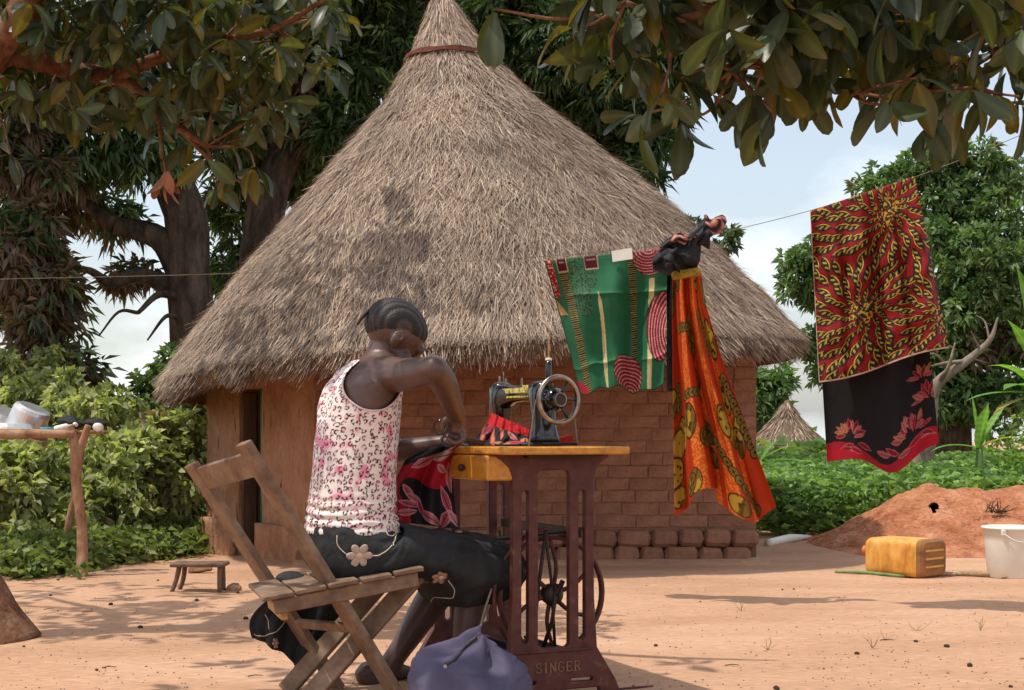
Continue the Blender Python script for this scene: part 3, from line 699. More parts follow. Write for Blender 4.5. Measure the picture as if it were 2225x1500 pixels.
# ground herbs along the hedge foot
def herb(pts, hs, L, W, k, pal, nm, label, cat):
    n = len(pts)
    pos = np.repeat(pts, k, 0); h = np.repeat(hs, k) * rng.random(n * k) ** 0.7
    pos = pos + np.stack([rng.normal(0, .05, n * k), rng.normal(0, .05, n * k), h], -1)
    a = rng.uniform(0, 2 * np.pi, n * k); d = np.stack([np.cos(a), np.sin(a), rng.uniform(-0.1, 0.7, n * k)], -1)
    V, q = leaves(pos, d, L * rng.uniform(.6, 1.25, n * k), W * rng.uniform(.6, 1.2, n * k), droop=0.35)
    col = np.repeat(np.repeat(pal[rng.integers(0, len(pal), n)], k, 0) * rng.uniform(.75, 1.3, (n * k, 1)), 4, 0)
    o = mk(nm, V, q, m_shrubleaf, col=col)
    props(o, label, cat, kind='stuff')
    return o
n = 1500
tt = rng.random(n); px = 20 + 440 * tt; py = 1258 - 75 * tt + rng.normal(0, 9, n) - 12
Yh = CH * F / (py - HY); X = (px - CX) / F * Yh
herb(np.stack([X, Yh, gz(X, Yh)], -1), rng.uniform(.05, .22, n), .075, .045, 9, np.array([(.10, .14, .045), (.14, .18, .06), (.20, .235, .09)]), 'undergrowth', 'low green undergrowth along the foot of the hedge', 'undergrowth')
n = 9500
X = rng.uniform(1.55, 7.6, n); Yc = rng.uniform(10.6, 19, n)
hc = 0.36 + 0.16 * fnoise(X * .8, Yc * .8, 31, 3) + 0.018 * (Yc - 10.6)
ok = (X / Yc > 0.165) & (Yc > 11.0 + 0.0 * X)
X, Yc, hc = X[ok], Yc[ok], hc[ok]
herb(np.stack([X, Yc, gz(X, Yc)], -1), hc, .125, .042, 12, np.array([(.13, .22, .07), (.17, .27, .09), (.25, .35, .14), (.085, .15, .05)]), 'leafy_crop', 'dense leafy green crop growing behind the earth mound', 'crop')
n = 900
X = rng.uniform(4.2, 6.6, n); Yc = rng.uniform(12.4, 15, n)
herb(np.stack([X, Yc, gz(X, Yc)], -1), rng.uniform(.5, 1.15, n) * sstep(4.1, 5.4, X), .10, .04, 10, np.array([(.13, .21, .05), (.17, .25, .06), (.10, .17, .045)]), 'weed_thicket', 'yellowish green weed thicket at the right behind the mound', 'weeds')

n = 2600
X = rng.uniform(3.5, 17, n); Yc = rng.uniform(25, 33, n)
ok = X / Yc > .166; X, Yc = X[ok], Yc[ok]
herb(np.stack([X, Yc, gz(X, Yc)], -1), 1.4 + 1.1 * fnoise(X * .5, Yc * .3, 37, 3), .30, .13, 10, np.array([(.10, .17, .055), (.14, .21, .07), (.07, .12, .04)]), 'far_thicket', 'distant green thicket along the horizon beyond the crop', 'thicket')
# ------------------------------------------------------------------ banana plants, dead branch, far hut, mound
def banana_leaf(p0, d0, L, W, droop, col, seed, tear=0.25):
    r = np.random.default_rng(seed); k = 16
    d0 = nrm(d0); path = []; p = np.array(p0, float); d = d0.copy()
    for i in range(k + 1):
        path.append(p.copy()); p = p + d * L / k; d = nrm(d + np.array([0, 0, -droop / k * (0.4 + 1.4 * i / k)]))
    path = np.array(path); T, N_, B_ = frames(path)
    sd = np.cross(T, np.array([0, 0, 1.0])); sd /= np.linalg.norm(sd, axis=1)[:, None] + 1e-9; up = np.cross(sd, T)
    s = np.linspace(0, 1, k + 1); w = W * np.sin(np.pi * np.clip(s * 0.93 + 0.07, 0, 1)) ** 0.55 * np.clip((1 - s) * 6, 0.05, 1)
    cols = np.linspace(-1, 1, 9); Pts = np.zeros((k + 1, 9, 3))
    for j, c in enumerate(cols):
        jag = 1 - (np.abs(c) > 0.9) * tear * r.random(k + 1)
        Pts[:, j] = path + sd * (w * c * jag / 2)[:, None] + up * (w * abs(c) * 0.16)[:, None] - np.array([0, 0, 1.0]) * (w * c * c * 0.10)[:, None]
    v, q = gridmesh(Pts)
    cc = np.tile(np.array(col), (len(v), 1)) * (0.82 + 0.36 * (np.repeat(np.arange(k + 1), 9) % 2))[:, None]
    cc[np.tile(np.abs(cols) < 0.05, k + 1)] = np.array(col) * 1.5
    return v, q, cc
def banana(label, base, stem_top, lv):
    t = thing('banana_plant', label, 'banana plant', base, 'banana plants beyond the mound')
    mk('stem', *ctube([base, (np.asarray(base) + stem_top) / 2, stem_top], [.07, .055, .03]), m_stem, t, smooth=True)
    for i, (d, L, W, dr, col) in enumerate(lv):
        v, q, c = banana_leaf(stem_top, d, L, W, dr, col, i + int(base[0] * 10))
        mk('leaf', v, q, m_banana, t, smooth=True, col=c)
bg1, bg2, byl = (.13, .27, .05), (.19, .33, .075), (.36, .27, .06)
b0 = P(2130, 1010, 12.6); b0[2] = -.02
banana('young banana plant with an upright bright leaf beside the dead branch', b0, P(2128, 975, 12.6), [((.1, -.2, 1), .42, .16, .5, bg2), ((-1, 0, .25), .46, .13, .9, bg1), ((.5, .1, 1), .45, .17, .6, bg2), ((-.2, -.1, 1.3), .5, .05, .3, bg2), ((.7, -.4, .5), .4, .14, 1.0, byl)])
b0 = P(2290, 1010, 12.0); b0[2] = -.02
banana('tall banana plant whose long leaves reach in from the right edge', b0, P(2270, 860, 12.0), [((-1, -.1, .15), .72, .17, .6, bg1), ((-1, -.2, 1.0), .62, .2, 1.1, bg2), ((-.6, -.2, 1.6), .75, .22, .9, bg2), ((-.35, -.1, 1.9), 1.15, .24, .7, bg1), ((-1, -.3, -.1), .55, .13, .6, byl), ((-.7, -.5, .35), .6, .2, .9, bg1), ((-.15, -.1, 2.2), 1.9, .24, .5, bg2)])
b0 = P(1660, 1010, 14.5); b0[2] = -.02
banana('small banana leaf rising by the right corner of the hut', b0, P(1655, 1000, 14.5), [((1, -.2, .75), .38, .13, .7, bg2), ((.6, .2, 1.0), .3, .1, .8, bg1), ((.9, -.5, .05), .62, .14, .3, bg1)])
# dead branch
dbp = thing('dead_branch', 'bleached leafless branch standing at the edge of the crop', 'branch', P(1995, 1060, 15) * [1, 1, 0])
mk('stem', *ctube([P(1985, 1100, 15), P(2010, 960, 15), P(2018, 880, 15), P(2040, 830, 15), P(2100, 785, 15), P(2150, 740, 15), P(2168, 690, 15)], [.14, .12, .10, .06, .045, .03, .008], 6, 9), m_dead, dbp, smooth=True)
for pts, r in (([P(2018, 880, 15), P(1990, 830, 15), P(1975, 790, 14.9)], .07), ([P(2040, 830, 15), P(2060, 800, 14.8), P(2075, 745, 14.8)], .03), ([P(2100, 785, 15), P(2050, 790, 14.9), P(2010, 800, 14.8)], .025), ([P(2130, 760, 15), P(2110, 720, 14.9)], .018),
               ([P(2150, 740, 15), P(2140, 700, 15.1), P(2120, 685, 15.1)], .014), ([P(2060, 800, 15), P(2030, 770, 14.9), P(1990, 775, 14.8)], .02), ([P(2010, 960, 15), P(1985, 920, 14.9), P(1960, 890, 14.8)], .05), ([P(2075, 760, 14.9), P(2050, 745, 14.8), P(2045, 720, 14.8)], .012), ([P(2110, 780, 15), P(2150, 790, 15)], .012)):
    pts = pts if len(pts) > 2 else [pts[0], (pts[0] + pts[1]) / 2 + rng.normal(0, .02, 3), pts[1]]
    mk('twig', *ctube(pts, [r, r * .7, r * .25], 4, 6), m_dead, dbp, smooth=True)
# far thatched hut
fh = thing('distant_hut', 'distant small hut of which only the conical thatched roof shows above the crop', 'hut', (6.6, 34, -1.5))
ap = P(1710, 885, 34)
v, f = lathe([(1.25, 0), (1.25, 1.35)], 20, (ap[0], 34, -1.52)); mk('wall', v, f, m_plaster, fh)
prof = [(1.62, -1.72), (1.50, -1.55), (1.05, -1.0), (.62, -.58), (.26, -.22), (.10, .02), (.05, .16)]
v, f = lathe([(r, h) for r, h in prof], 28, (ap[0], 34, ap[2])); fr = mk('thatch_roof', v, f, m_core, fh, smooth=True)
n = 7000; a = rng.uniform(0, 2 * np.pi, n); s = np.sqrt(rng.random(n)); hh = .15 - s * 1.85; hr = np.interp(-hh, [-.16, -.02, .22, .58, 1.0, 1.55, 1.72], [.05, .10, .26, .62, 1.05, 1.50, 1.62])
p0 = np.stack([ap[0] + hr * np.cos(a), 34 + hr * np.sin(a), ap[2] + hh], -1); dr = np.stack([np.cos(a) * .7, np.sin(a) * .7, -.72 + 0 * a], -1) + rng.normal(0, .12, (n, 3))
v, q = leaves(p0, dr, rng.uniform(.15, .35, n), .022, droop=0.0)
mk('straw', v, q, m_straw, fr, col=np.repeat(PAL[rng.integers(0, len(PAL), n)] * rng.uniform(.8, 1.2, (n, 1)), 4, 0))['kind'] = 'stuff'
# earth mound
mp = P(2140, 1110, 10.2)
xs_ = np.linspace(1.95, 5.4, 130); ys_ = np.linspace(8.9, 11.6, 100); XX, YY = np.meshgrid(xs_, ys_)
prof_x = np.interp(XX, [1.9, 2.2, 2.45, 2.75, 3.05, 3.35, 3.9, 4.5, 5.2], [0, .02, .13, .33, .42, .385, .43, .40, 0.1])
prof_y = np.exp(-((YY - 10.35) / 0.62) ** 2)
hz = prof_x * prof_y + (0.10 * (fnoise(XX * 3.2, YY * 3.2, 41, 5) - .5) + 0.06 * (fnoise(XX * 10, YY * 10, 43, 3) - .5)) * sstep(0.02, 0.2, prof_x * prof_y)
hole = P(2030, 1106, 10.0)
edge = np.minimum(np.minimum(XX - 1.95, 5.4 - XX), np.minimum(YY - 8.9, 11.6 - YY))
Zm = gz(XX, YY) + hz - 0.03 + 0.028 * sstep(0, .5, edge)
v, q = gridmesh(np.stack([XX, YY, Zm], -1))
qc = v[q].mean(1)
pxq = CX + F * qc[:, 0] / qc[:, 1]; pyq = HY - F * (qc[:, 2] - CH) / qc[:, 1]
inh = (np.abs(pxq - 2030) < 7.5) & (np.abs(pyq - 1106) < 9) & (qc[:, 1] < 10.3)
hc3 = qc[inh].mean(0) if inh.any() else np.array([3.0, 9.95, .27])
md_ = mk('earth_mound', v, q[~inh], m_mound, smooth=True, loc=(3.3, 10.3, 0))
props(md_, 'reddish earth mound with a small dark burrow hole at the right of the yard', 'mound')
bt, bf = tube(np.array([hc3 + [0, .0, .005], hc3 + [0, .08, -.01], hc3 + [0, .2, -.05]]), [.036, .034, .02], 10, caps=False)
mk('burrow', bt, bf + [tuple(20 + j for j in range(10))], m_dark, md_, smooth=True)
tf = []
for i in range(26):
    a = rng.uniform(0, 2 * np.pi); p = P(2170, 1108, 9.93) + np.array([rng.normal(0, .04), 0, -.02]); e = p + np.array([math.cos(a) * .09, -.03 - .03 * rng.random(), .05 * rng.random() + .02 + math.sin(a) * .05])
    tf.append(tube(np.array([p, (p + e) / 2 + rng.normal(0, .008, 3), e]), [.0035, .003, .001], 4))
props(mk('dry_tuft', *join(*tf), m_bark, loc=P(2170, 1108, 9.93)), 'dry grey grass tuft on the face of the earth mound', 'grass tuft', kind='stuff')

# ------------------------------------------------------------------ treadle table and sewing machine
TC = np.array([-0.005, 4.525, 0.0]); TA = math.radians(24.5)
ux = np.array([math.cos(TA), math.sin(TA), 0]); uy = np.array([-math.sin(TA), math.cos(TA), 0]); uz = np.array([0, 0, 1.0])
def T(x, y, z): return TC + ux * x + uy * y + uz * z
def curve2d(name, loops, ext, bev, mat, parent, o, ax, az):
    """flat casting with holes: filled 2D outline extruded along the third axis"""
    cu = bpy.data.curves.new(name, 'CURVE'); cu.dimensions = '2D'; cu.fill_mode = 'BOTH'; cu.extrude = ext; cu.bevel_depth = bev; cu.bevel_resolution = 1
    for lp in loops:
        sp = cu.splines.new('POLY'); sp.points.add(len(lp) - 1); sp.use_cyclic_u = True
        for p_, (a, b) in zip(sp.points, lp): p_.co = (a, b, 0, 1)
    ob = bpy.data.objects.new(name, cu); C.objects.link(ob)
    dg = bpy.context.evaluated_depsgraph_get()
    me = bpy.data.meshes.new_from_object(ob.evaluated_get(dg))
    V = np.empty(len(me.vertices) * 3); me.vertices.foreach_get('co', V); V = V.reshape(-1, 3)
    Fc = [tuple(p_.vertices) for p_ in me.polygons]
    bpy.data.objects.remove(ob); bpy.data.curves.remove(cu); bpy.data.meshes.remove(me)
    ay = np.cross(az, ax)
    W = np.asarray(o) + V[:, :1] * ax + V[:, 1:2] * az + V[:, 2:3] * ay
    bm = bmesh.new(); bv = [bm.verts.new(w) for w in W]
    for f in Fc:
        try: bm.faces.new([bv[i] for i in f])
        except ValueError: pass
    bmesh.ops.remove_doubles(bm, verts=bm.verts, dist=1e-5)
    bm.verts.index_update()
    V2 = np.array([v.co[:] for v in bm.verts]); F2 = [tuple(v.index for v in f.verts) for f in bm.faces]; bm.free()
    return mk(name, V2, F2, mat, parent)
def rrect(x0, x1, z0, z1, r, k=5):
    pts = []
    for cx, cz, a0 in ((x1 - r, z1 - r, 0), (x0 + r, z1 - r, 90), (x0 + r, z0 + r, 180), (x1 - r, z0 + r, 270)):
        for i in range(k + 1):
            a = math.radians(a0 + 90 * i / k); pts.append((cx + r * math.cos(a), cz + r * math.sin(a)))
    return pts
stand = thing('treadle_sewing_table', 'treadle sewing table with varnished orange top on a maroon cast iron stand', 'sewing table', T(0, 0, 0))
outline = [(-.20, .0), (-.165, .0), (-.155, .028), (-.03, .028), (.03, .028), (.155, .028), (.165, .0), (.225, .0), (.205, .045), (.142, .145), (.132, .30), (.130, .50), (.131, .66), (.142, .690), (.165, .712), (.182, .722), (.182, .732), (-.182, .732), (-.182, .722),
           (-.165, .712), (-.142, .690), (-.131, .66), (-.130, .50), (-.132, .30), (-.142, .145), (-.205, .045)]
holes = [rrect(-.056, .056, .148, .685, .018), rrect(-.110, -.079, .165, .625, .015), rrect(.079, .110, .165, .625, .015), rrect(.055, .135, .042, .060, .006), rrect(-.135, -.055, .042, .060, .006)]
for ly in (-.302, .302):
    m_ = m_iron if ly < 0 else m_irondk
    curve2d('side_frame', [outline] + holes, .009, .004, m_iron, stand, T(0, ly, 0), ux, uz)
# raised rim lines on the columns and a rib over the lettering plate
mk('frame_rib', *board(T(-.13, -.317, .143), T(.13, -.317, .143), uz, .008, .008, .002), m_iron, stand)
# lettering (serif capitals drawn as ribbons)
GL = {'S': [[(.9, .82), (.7, .97), (.4, 1), (.12, .88), (.1, .68), (.3, .55), (.7, .45), (.92, .3), (.88, .1), (.6, 0), (.25, .02), (.06, .2)]],
      'I': [[(.5, 0), (.5, 1)], [(.25, 1), (.75, 1)], [(.25, 0), (.75, 0)]],
      'N': [[(.12, 0), (.12, 1), (.88, 0), (.88, 1)], [(0, 1), (.2, 1)], [(0, 0), (.28, 0)], [(.75, 1), (1, 1)]],
      'G': [[(.9, .8), (.7, .97), (.4, 1), (.15, .85), (.05, .5), (.15, .15), (.4, 0), (.72, .03), (.9, .2), (.9, .45)], [(.6, .45), (1, .45)]],
      'E': [[(.85, .8), (.85, 1), (.15, 1), (.15, 0), (.88, 0), (.9, .22)], [(.15, .52), (.65, .52)], [(.65, .62), (.65, .4)]],
      'R': [[(.15, 0), (.15, 1), (.6, 1), (.82, .88), (.82, .65), (.6, .52), (.15, .52)], [(.5, .52), (.95, 0)], [(0, 0), (.32, 0)]]}
lw, lh = .0200, .0280
x0 = -.062
for ch in 'SINGER':
    w_ = lw * (0.62 if ch == 'I' else 1)
    rb = []
    for st_ in GL[ch]:
        for a, b in zip(st_[:-1], st_[1:]):
            pa = T(x0 + a[0] * w_, -.3165, .080 + a[1] * lh); pb = T(x0 + b[0] * w_, -.3165, .080 + b[1] * lh)
            e = nrm(pb - pa) * .0012; thick = .0042 if abs(b[1] - a[1]) > .3 else .0026
            rb.append(board(pa - e, pb + e, np.cross(nrm(pb - pa), uy), thick, .003, .0005))
    o = mk('letter', *join(*rb), m_letter, stand); o['label'] = 'raised letter ' + ch
    x0 += w_ + .0072
# table top, drawer
tilt = math.radians(-1.2)
TT = .752
def top_z(x, y): return TT
tt_ = mk('table_top', *boxc(T(-.008, .03, TT - .0115), ux, uz, uy, .205, .0115, .455, .004), m_tabletop, stand)
dr = mk('drawer', *boxc(T(-.172, -.14, TT - .063), ux, uz, uy, .043, .037, .17, .004), m_tabletop, stand)
mk('drawer_bracket', *boxc(T(-.105, -.27, TT - .045), ux, uz, uy, .02, .020, .03, .002), m_irondk, stand)
mk('drawer_knob', *lathe([(.004, 0), (.010, .006), (.013, .014), (.008, .02)], 12, T(-.2155, -.14, TT - .064), -ux), m_irondk, dr)
mk('hinge_flap', *boxc(T(.02, -.30, TT - .029), ux, uz, uy, .12, .0055, .05, .002), m_irondk, stand)
for ly in (-.10, .18):
    mk('cross_brace', *tube(np.array([T(.0 + .1 * (1 if ly > 0 else -1), -.29, .50), T(-.02, ly, .44), T(.06, .29, .40)]), [.008, .008, .008], 8), m_irondk, stand)
mk('stretcher', *board(T(.10, -.292, .49), T(.10, .292, .49), uz, .03, .010, .002), m_irondk, stand)
mk('stretcher', *board(T(.0, -.292, .115), T(.0, .292, .115), uz, .022, .012, .002), m_irondk, stand)
# treadle wheel
wc = T(.040, -.215, .300)
def ringtube(c, ax, R, r, n=48, m=8, rb=None, a0=0, a1=2 * math.pi):
    ax = nrm(ax); u = nrm(np.cross(ax, (0, 0, 1.0))); w = np.cross(u, ax)
    full = abs(a1 - a0 - 2 * math.pi) < 1e-6
    k = n if full else n + 1
    rings = []
    for i in range(k):
        a = a0 + (a1 - a0) * i / n; o = u * math.cos(a) + w * math.sin(a)
        b = np.arange(m) / m * 2 * np.pi
        rings.append(np.asarray(c) + o * R + np.cos(b)[:, None] * o * r + np.sin(b)[:, None] * ax * (rb or r))
    if full: rings.append(rings[0])
    return loft(np.array(rings), caps=not full)
tw = mk('treadle_wheel', *ringtube(wc, uy, .174, .0085, rb=.012), m_iron, stand, smooth=True)
uw = nrm(np.cross(uy, uz))
for k in range(6):
    a = math.radians(12 + 60 * k); o = uw * math.cos(a) + uz * math.sin(a); p2 = uw * math.cos(a + .35) + uz * math.sin(a + .35)
    mk('spoke', *ctube([wc + o * .02, wc + (o * .6 + p2 * .4) * .09, wc + p2 * .17], [.008, .0065, .0065], 5, 7), m_iron, tw, smooth=True)
mk('hub', *lathe([(.012, -.03), (.03, -.022), (.034, .0), (.03, .022), (.014, .03)], 18, wc, uy), m_irondk, tw, smooth=True)
mk('skirt_guard', *ringtube(wc + uy * -.03, uy, .205, .006, rb=.008, a0=math.radians(95), a1=math.radians(262)), m_iron, stand, smooth=True)
mk('pitman_rod', *tube(np.array([wc + uy * -.035 + uz * .035, T(.03, -.24, .22), T(.02, -.18, .11)]), .0065, 7), m_irondk, stand, smooth=True)
mk('crank', *board(wc + uy * -.038, wc + uy * -.038 + uz * .045 + ux * .02, uy, .012, .014, .002), m_irondk, stand)
mk('brace_rod', *tube(np.array([T(.005, -.25, .50), T(-.012, -.235, .34), T(-.02, -.2, .12)]), .006, 7), m_irondk, stand, smooth=True)
mk('brace_rod', *tube(np.array([T(.0, -.25, .50), T(.03, -.23, .36), T(.05, -.22, .13)]), .005, 7), m_irondk, stand, smooth=True)
ped = [board(T(-.13 + .065 * i, -.17, .115), T(-.13 + .065 * i, .17, .115), uz, .010, .012, .002) for i in range(5)]
trd = mk('treadle', *boxc(T(0, 0, .10), ux, uz, uy, .155, .006, .19, .003), m_irondk, stand)
for i in range(5):
    mk('tread_bar', *ped[i], m_irondk, trd)
# sewing machine
mach = thing('sewing_machine', 'old black hand wheel sewing machine with worn gold decals on the treadle table', 'sewing machine', T(.04, -.05, TT))
MA_ = math.radians(24.5 + 6); mx_ = np.array([math.cos(MA_), math.sin(MA_), 0]); my_ = np.array([-math.sin(MA_), math.cos(MA_), 0])
MC = T(.052, -.225, TT)
def K(x, y, z): return MC + mx_ * x + my_ * (y) + uz * z
mk('bed', *boxc(K(0, .20, .006), mx_, uz, my_, .085, .005, .195, .004), m_black, mach)
pil = []
for z_, hx, hy, cy in ((.010, .052, .050, .075), (.03, .044, .044, .075), (.06, .037, .038, .075), (.10, .035, .036, .076), (.14, .038, .040, .08), (.17, .037, .044, .085), (.192, .030, .040, .085), (.202, .016, .024, .085)):
    a = np.arange(20) / 20 * 2 * np.pi; sq = lambda t: np.sign(t) * np.abs(t) ** 0.7
    pil.append(K(0, cy, z_) + sq(np.cos(a))[:, None] * mx_ * hx + sq(np.sin(a))[:, None] * my_ * hy)
mk('pillar', *loft(pil), m_black, mach, smooth=True)
arm = []
for y_, hx, hz_, zc in ((.06, .030, .030, .165), (.11, .028, .030, .165), (.17, .026, .026, .166), (.24, .026, .027, .165), (.29, .032, .036, .162), (.32, .037, .046, .157), (.345, .034, .044, .155), (.358, .022, .03, .155)):
    a = np.arange(20) / 20 * 2 * np.pi; sq = lambda t: np.sign(t) * np.abs(t) ** 0.75
    arm.append(K(0, y_, zc) + sq(np.cos(a))[:, None] * mx_ * hx + sq(np.sin(a))[:, None] * uz * hz_)
am = mk('arm', *loft(arm), m_black, mach, smooth=True)
hd = []
for z_, hx, hy in ((.048, .016, .016), (.055, .024, .024), (.08, .030, .028), (.13, .036, .034), (.17, .037, .035), (.195, .033, .030), (.206, .02, .018)):
    a = np.arange(20) / 20 * 2 * np.pi; sq = lambda t: np.sign(t) * np.abs(t) ** 0.7
    hd.append(K(0, .335, z_) + sq(np.cos(a))[:, None] * mx_ * hx + sq(np.sin(a))[:, None] * my_ * hy)
mk('machine_head', *loft(hd), m_black, mach, smooth=True)
mk('face_plate', *boxc(K(0, .3715, .14), mx_, uz, my_, .024, .05, .003, .002), m_chrome, mach)
mk('needle_bar', *tube(np.array([K(0, .335, .05), K(0, .335, .014)]), .004, 8), m_chrome, mach)
mk('presser_foot', *boxc(K(0, .335, .0155), mx_, uz, my_, .012, .002, .006, .001), m_chrome, mach)
for y_, hgt in ((.315, .035), (.34, .022), (.30, .012), (.20, .010)):
    mk('thread_post', *tube(np.array([K(-.004, y_, .19), K(-.004, y_, .205 + hgt)]), .0018 if hgt > .03 else .0035, 7), m_chrome, mach)
mk('gold_decal', *boxc(K(-.0262, .20, .175), my_, uz, mx_, .095, .008, .0018, .0005), m_gold, am)
mk('gold_decal', *boxc(K(-.0255, .20, .155), my_, uz, mx_, .075, .003, .0018, .0005), m_gold, am)
mk('gold_decal', *boxc(K(-.030, .13, .178), my_, uz, mx_, .02, .012, .0022, .0005), m_gold, am)
wcn = K(0, -.012, .142)
hw = mk('hand_wheel', *ringtube(wcn, my_, .0700, .0075, n=56, m=10, rb=.0085), m_chrome, mach, smooth=True)
umw = nrm(np.cross(my_, uz))
for k in range(6):
    a = math.radians(0 + 60 * k); o = umw * math.cos(a) + uz * math.sin(a)
    mk('spoke', *tube(np.array([wcn + o * .018, wcn + o * .045, wcn + o * .066]), [.0065, .005, .005], 7), m_black, hw, smooth=True)
mk('hub', *lathe([(.034, .03), (.036, .012), (.03, .004), (.024, -.004), (.02, -.012)], 24, wcn, my_), m_black, hw, smooth=True)
mk('hub_ring', *ringtube(wcn - my_ * .013, my_, .020, .0022, n=28, m=6), m_chrome, hw, smooth=True)
mk('hub_cap', *lathe([(.0195, 0), (.018, .003)], 24, wcn - my_ * .011, -my_), m_irondk, hw)
sp0 = K(.0, .045, .185)
mk('spool_pin', *ctube([sp0, sp0 + uz * .10, sp0 + uz * .135, sp0 + uz * .155 - ux * .002], [.0028, .0028, .0024, .0018], 4, 7), m_woodlit, mach, smooth=True)
spool = thing('thread_spool', 'black thread spool standing on the spindle of the sewing machine', 'spool', sp0)
mk('thread', *lathe([(.0095, .004), (.0105, .015), (.010, .06), (.009, .078)], 14, sp0), m_black, spool, smooth=True)
mk('spool_end', *lathe([(.0095, .0785), (.0105, .080), (.0105, .085), (.006, .087)], 14, sp0), m_white, spool)
for dx in (-.068, .066):
    a0 = wcn + umw * dx + my_ * .022; mk('drive_belt', *tube(np.array([a0, (a0 * .5 + (wc + uw * dx * 2.2) * .5), wc + uw * dx * 2.2 + uz * .03]), .0022, 6), m_string, mach)
mk('tension_lever', *tube(np.array([K(-.03, .10, .085), K(-.045, .13, .073), K(-.055, .165, .066)]), [.0025, .002, .0015], 6), m_chrome, mach)

# ------------------------------------------------------------------ folding chair
chair = thing('folding_chair', 'worn wooden folding chair with crossed legs and slatted seat under the woman', 'chair', (-.55, 4.2, 0))
nu, nl = P(528, 962, 3.95), P(875, 1532, 4.13)
fu, fl = P(415, 1008, 4.27), P(735, 1496, 4.43)
S0, S1 = P(566, 1303, 3.94), P(920, 1234, 4.10)
wv = np.array([-.10, .335, 0.0])
seatn = nrm(np.cross(S1 - S0, wv)); seatn = seatn if seatn[2] > 0 else -seatn
side = nrm(np.cross(nl - nu, (fu - nu)))
pdir = nrm(np.cross(nl - nu, fu - nu))
mk('back_post', *board(nu, nl, np.cross(pdir, nl - nu), .066, .024, .003), m_wood, chair)
mk('back_post', *board(fu, fl, np.cross(pdir, fl - fu), .064, .024, .003), m_wood, chair)
t0 = .075
mk('back_rail', *board(nu + (nl - nu) * t0 - nrm(fu - nu) * .012, fu + (fl - fu) * (t0 - .01) + nrm(fu - nu) * .012, nl - nu, .075, .018, .003), m_wood, chair)
ca, cb = P(912, 1250, 4.16), P(652, 1545, 4.04)
off_in = nrm(wv) * .030
mk('cross_leg', *board(ca + off_in, cb + off_in, np.cross(pdir, cb - ca), .056, .022, .003), m_wood, chair)
mk('cross_leg', *board(ca + wv * .92, cb + wv * .92, np.cross(pdir, cb - ca), .056, .022, .003), m_wood, chair)
sd_ = nrm(S1 - S0); SLn = np.linalg.norm(S1 - S0)
ns = 5
for k in range(ns):
    a, b = k / ns * SLn + .004, (k + 1) / ns * SLn - .004
    c = S0 + sd_ * (a + b) / 2 + rng.normal(0, .0015, 3)
    mk('seat_slat', *board(c - wv * .05 + seatn * .0, c + wv * 1.02, sd_, b - a, .014, .003), m_wood, chair)
for k in (0.02, 0.93):
    mk('seat_rail', *board(S0 + sd_ * .035 + wv * k - seatn * .029, S1 - sd_ * .02 + wv * k - seatn * .029, seatn, .042, .02, .003), m_wood, chair)
mk('seat_stretcher', *board(S0 + sd_ * .06 + wv * .05 - seatn * .056, S0 + sd_ * .06 + wv * .92 - seatn * .056, seatn, .034, .02, .003), m_woodlit, chair)  # sunlight on this board is put into its paler wood colour
mk('leg_stretcher', *board(nu + (nl - nu) * .70 + nrm(wv) * .012, fu + (fl - fu) * .70 - nrm(wv) * .012, nl - nu, .03, .016, .003), m_wood, chair)
piv = nu + (nl - nu) * .735
mk('pivot_bolt', *lathe([(.006, -.018), (.007, -.014), (.007, -.006)], 10, piv, -pdir if pdir[1] > 0 else pdir), m_irondk, chair)

# ------------------------------------------------------------------ woman
f_ = np.array([.91, .415, 0]); r_ = np.array([.415, -.91, 0])
person = thing('person', 'seated woman in a pink leopard print tank top bending over the sewing table', 'person', (-.47, 4.25, 0))
TR = [(772, 1240, 4.27, .16, .12), (768, 1185, 4.26, .172, .128), (764, 1115, 4.25, .150, .118), (768, 1035, 4.25, .140, .112), (776, 950, 4.25, .146, .110), (783, 885, 4.25, .158, .104), (793, 838, 4.25, .160, .094), (806, 806, 4.26, .138, .080), (822, 783, 4.27, .085, .062), (833, 764, 4.275, .050, .052), (842, 742, 4.28, .048, .052), (850, 722, 4.285, .046, .05)]
TRc = np.array([P(a, b, c) for a, b, c, _, _ in TR]); TRr = np.array([(d, e) for *_, d, e in TR])
def torso(v, phi, off=0.0):
    """v in ring index, phi: 0 back, +90 her right"""
    v, phi = np.broadcast_arrays(np.asarray(v, float), np.asarray(phi, float))
    k = np.arange(len(TR))
    c = np.stack([np.interp(v, k, TRc[:, i]) for i in range(3)], -1)
    hr = np.interp(v, k, TRr[:, 0]) + off; hf = np.interp(v, k, TRr[:, 1]) + off
    # spine groove and shoulder blades
    bl = .012 * np.exp(-((np.degrees(phi) - 38) / 20) ** 2) + .012 * np.exp(-((np.degrees(phi) + 38) / 20) ** 2) - .006 * np.exp(-(np.degrees(phi) / 10) ** 2)
    hf = hf + bl * np.exp(-((v - 5.6) / 1.2) ** 2)
    return c + np.sin(phi)[..., None] * r_ * hr[..., None] - np.cos(phi)[..., None] * f_ * hf[..., None]
phis = np.linspace(-np.pi, np.pi, 33)[:-1]
vs_ = np.linspace(0, len(TR) - 1, 45)
body = [loft(np.array([torso(v, phis) for v in vs_]))]
sR, eR, wR = P(842, 815, 4.155), P(945, 802, 3.965), P(996, 905, 4.19)
sL, eL, wL = P(800, 820, 4.40), P(850, 985, 4.52), P(966, 962, 4.44)
body.append(ctube([P(815, 818, 4.215), sR, (sR + eR) / 2 + [0, 0, -.006], eR], [.060, .056, .047, .038], 8, 14))
body.append(ellip(sR + [-.004, .008, .000], f_, r_, uz, .058, .052, .056))
body.append(ellip(eR, f_, r_, uz, .038, .037, .038))
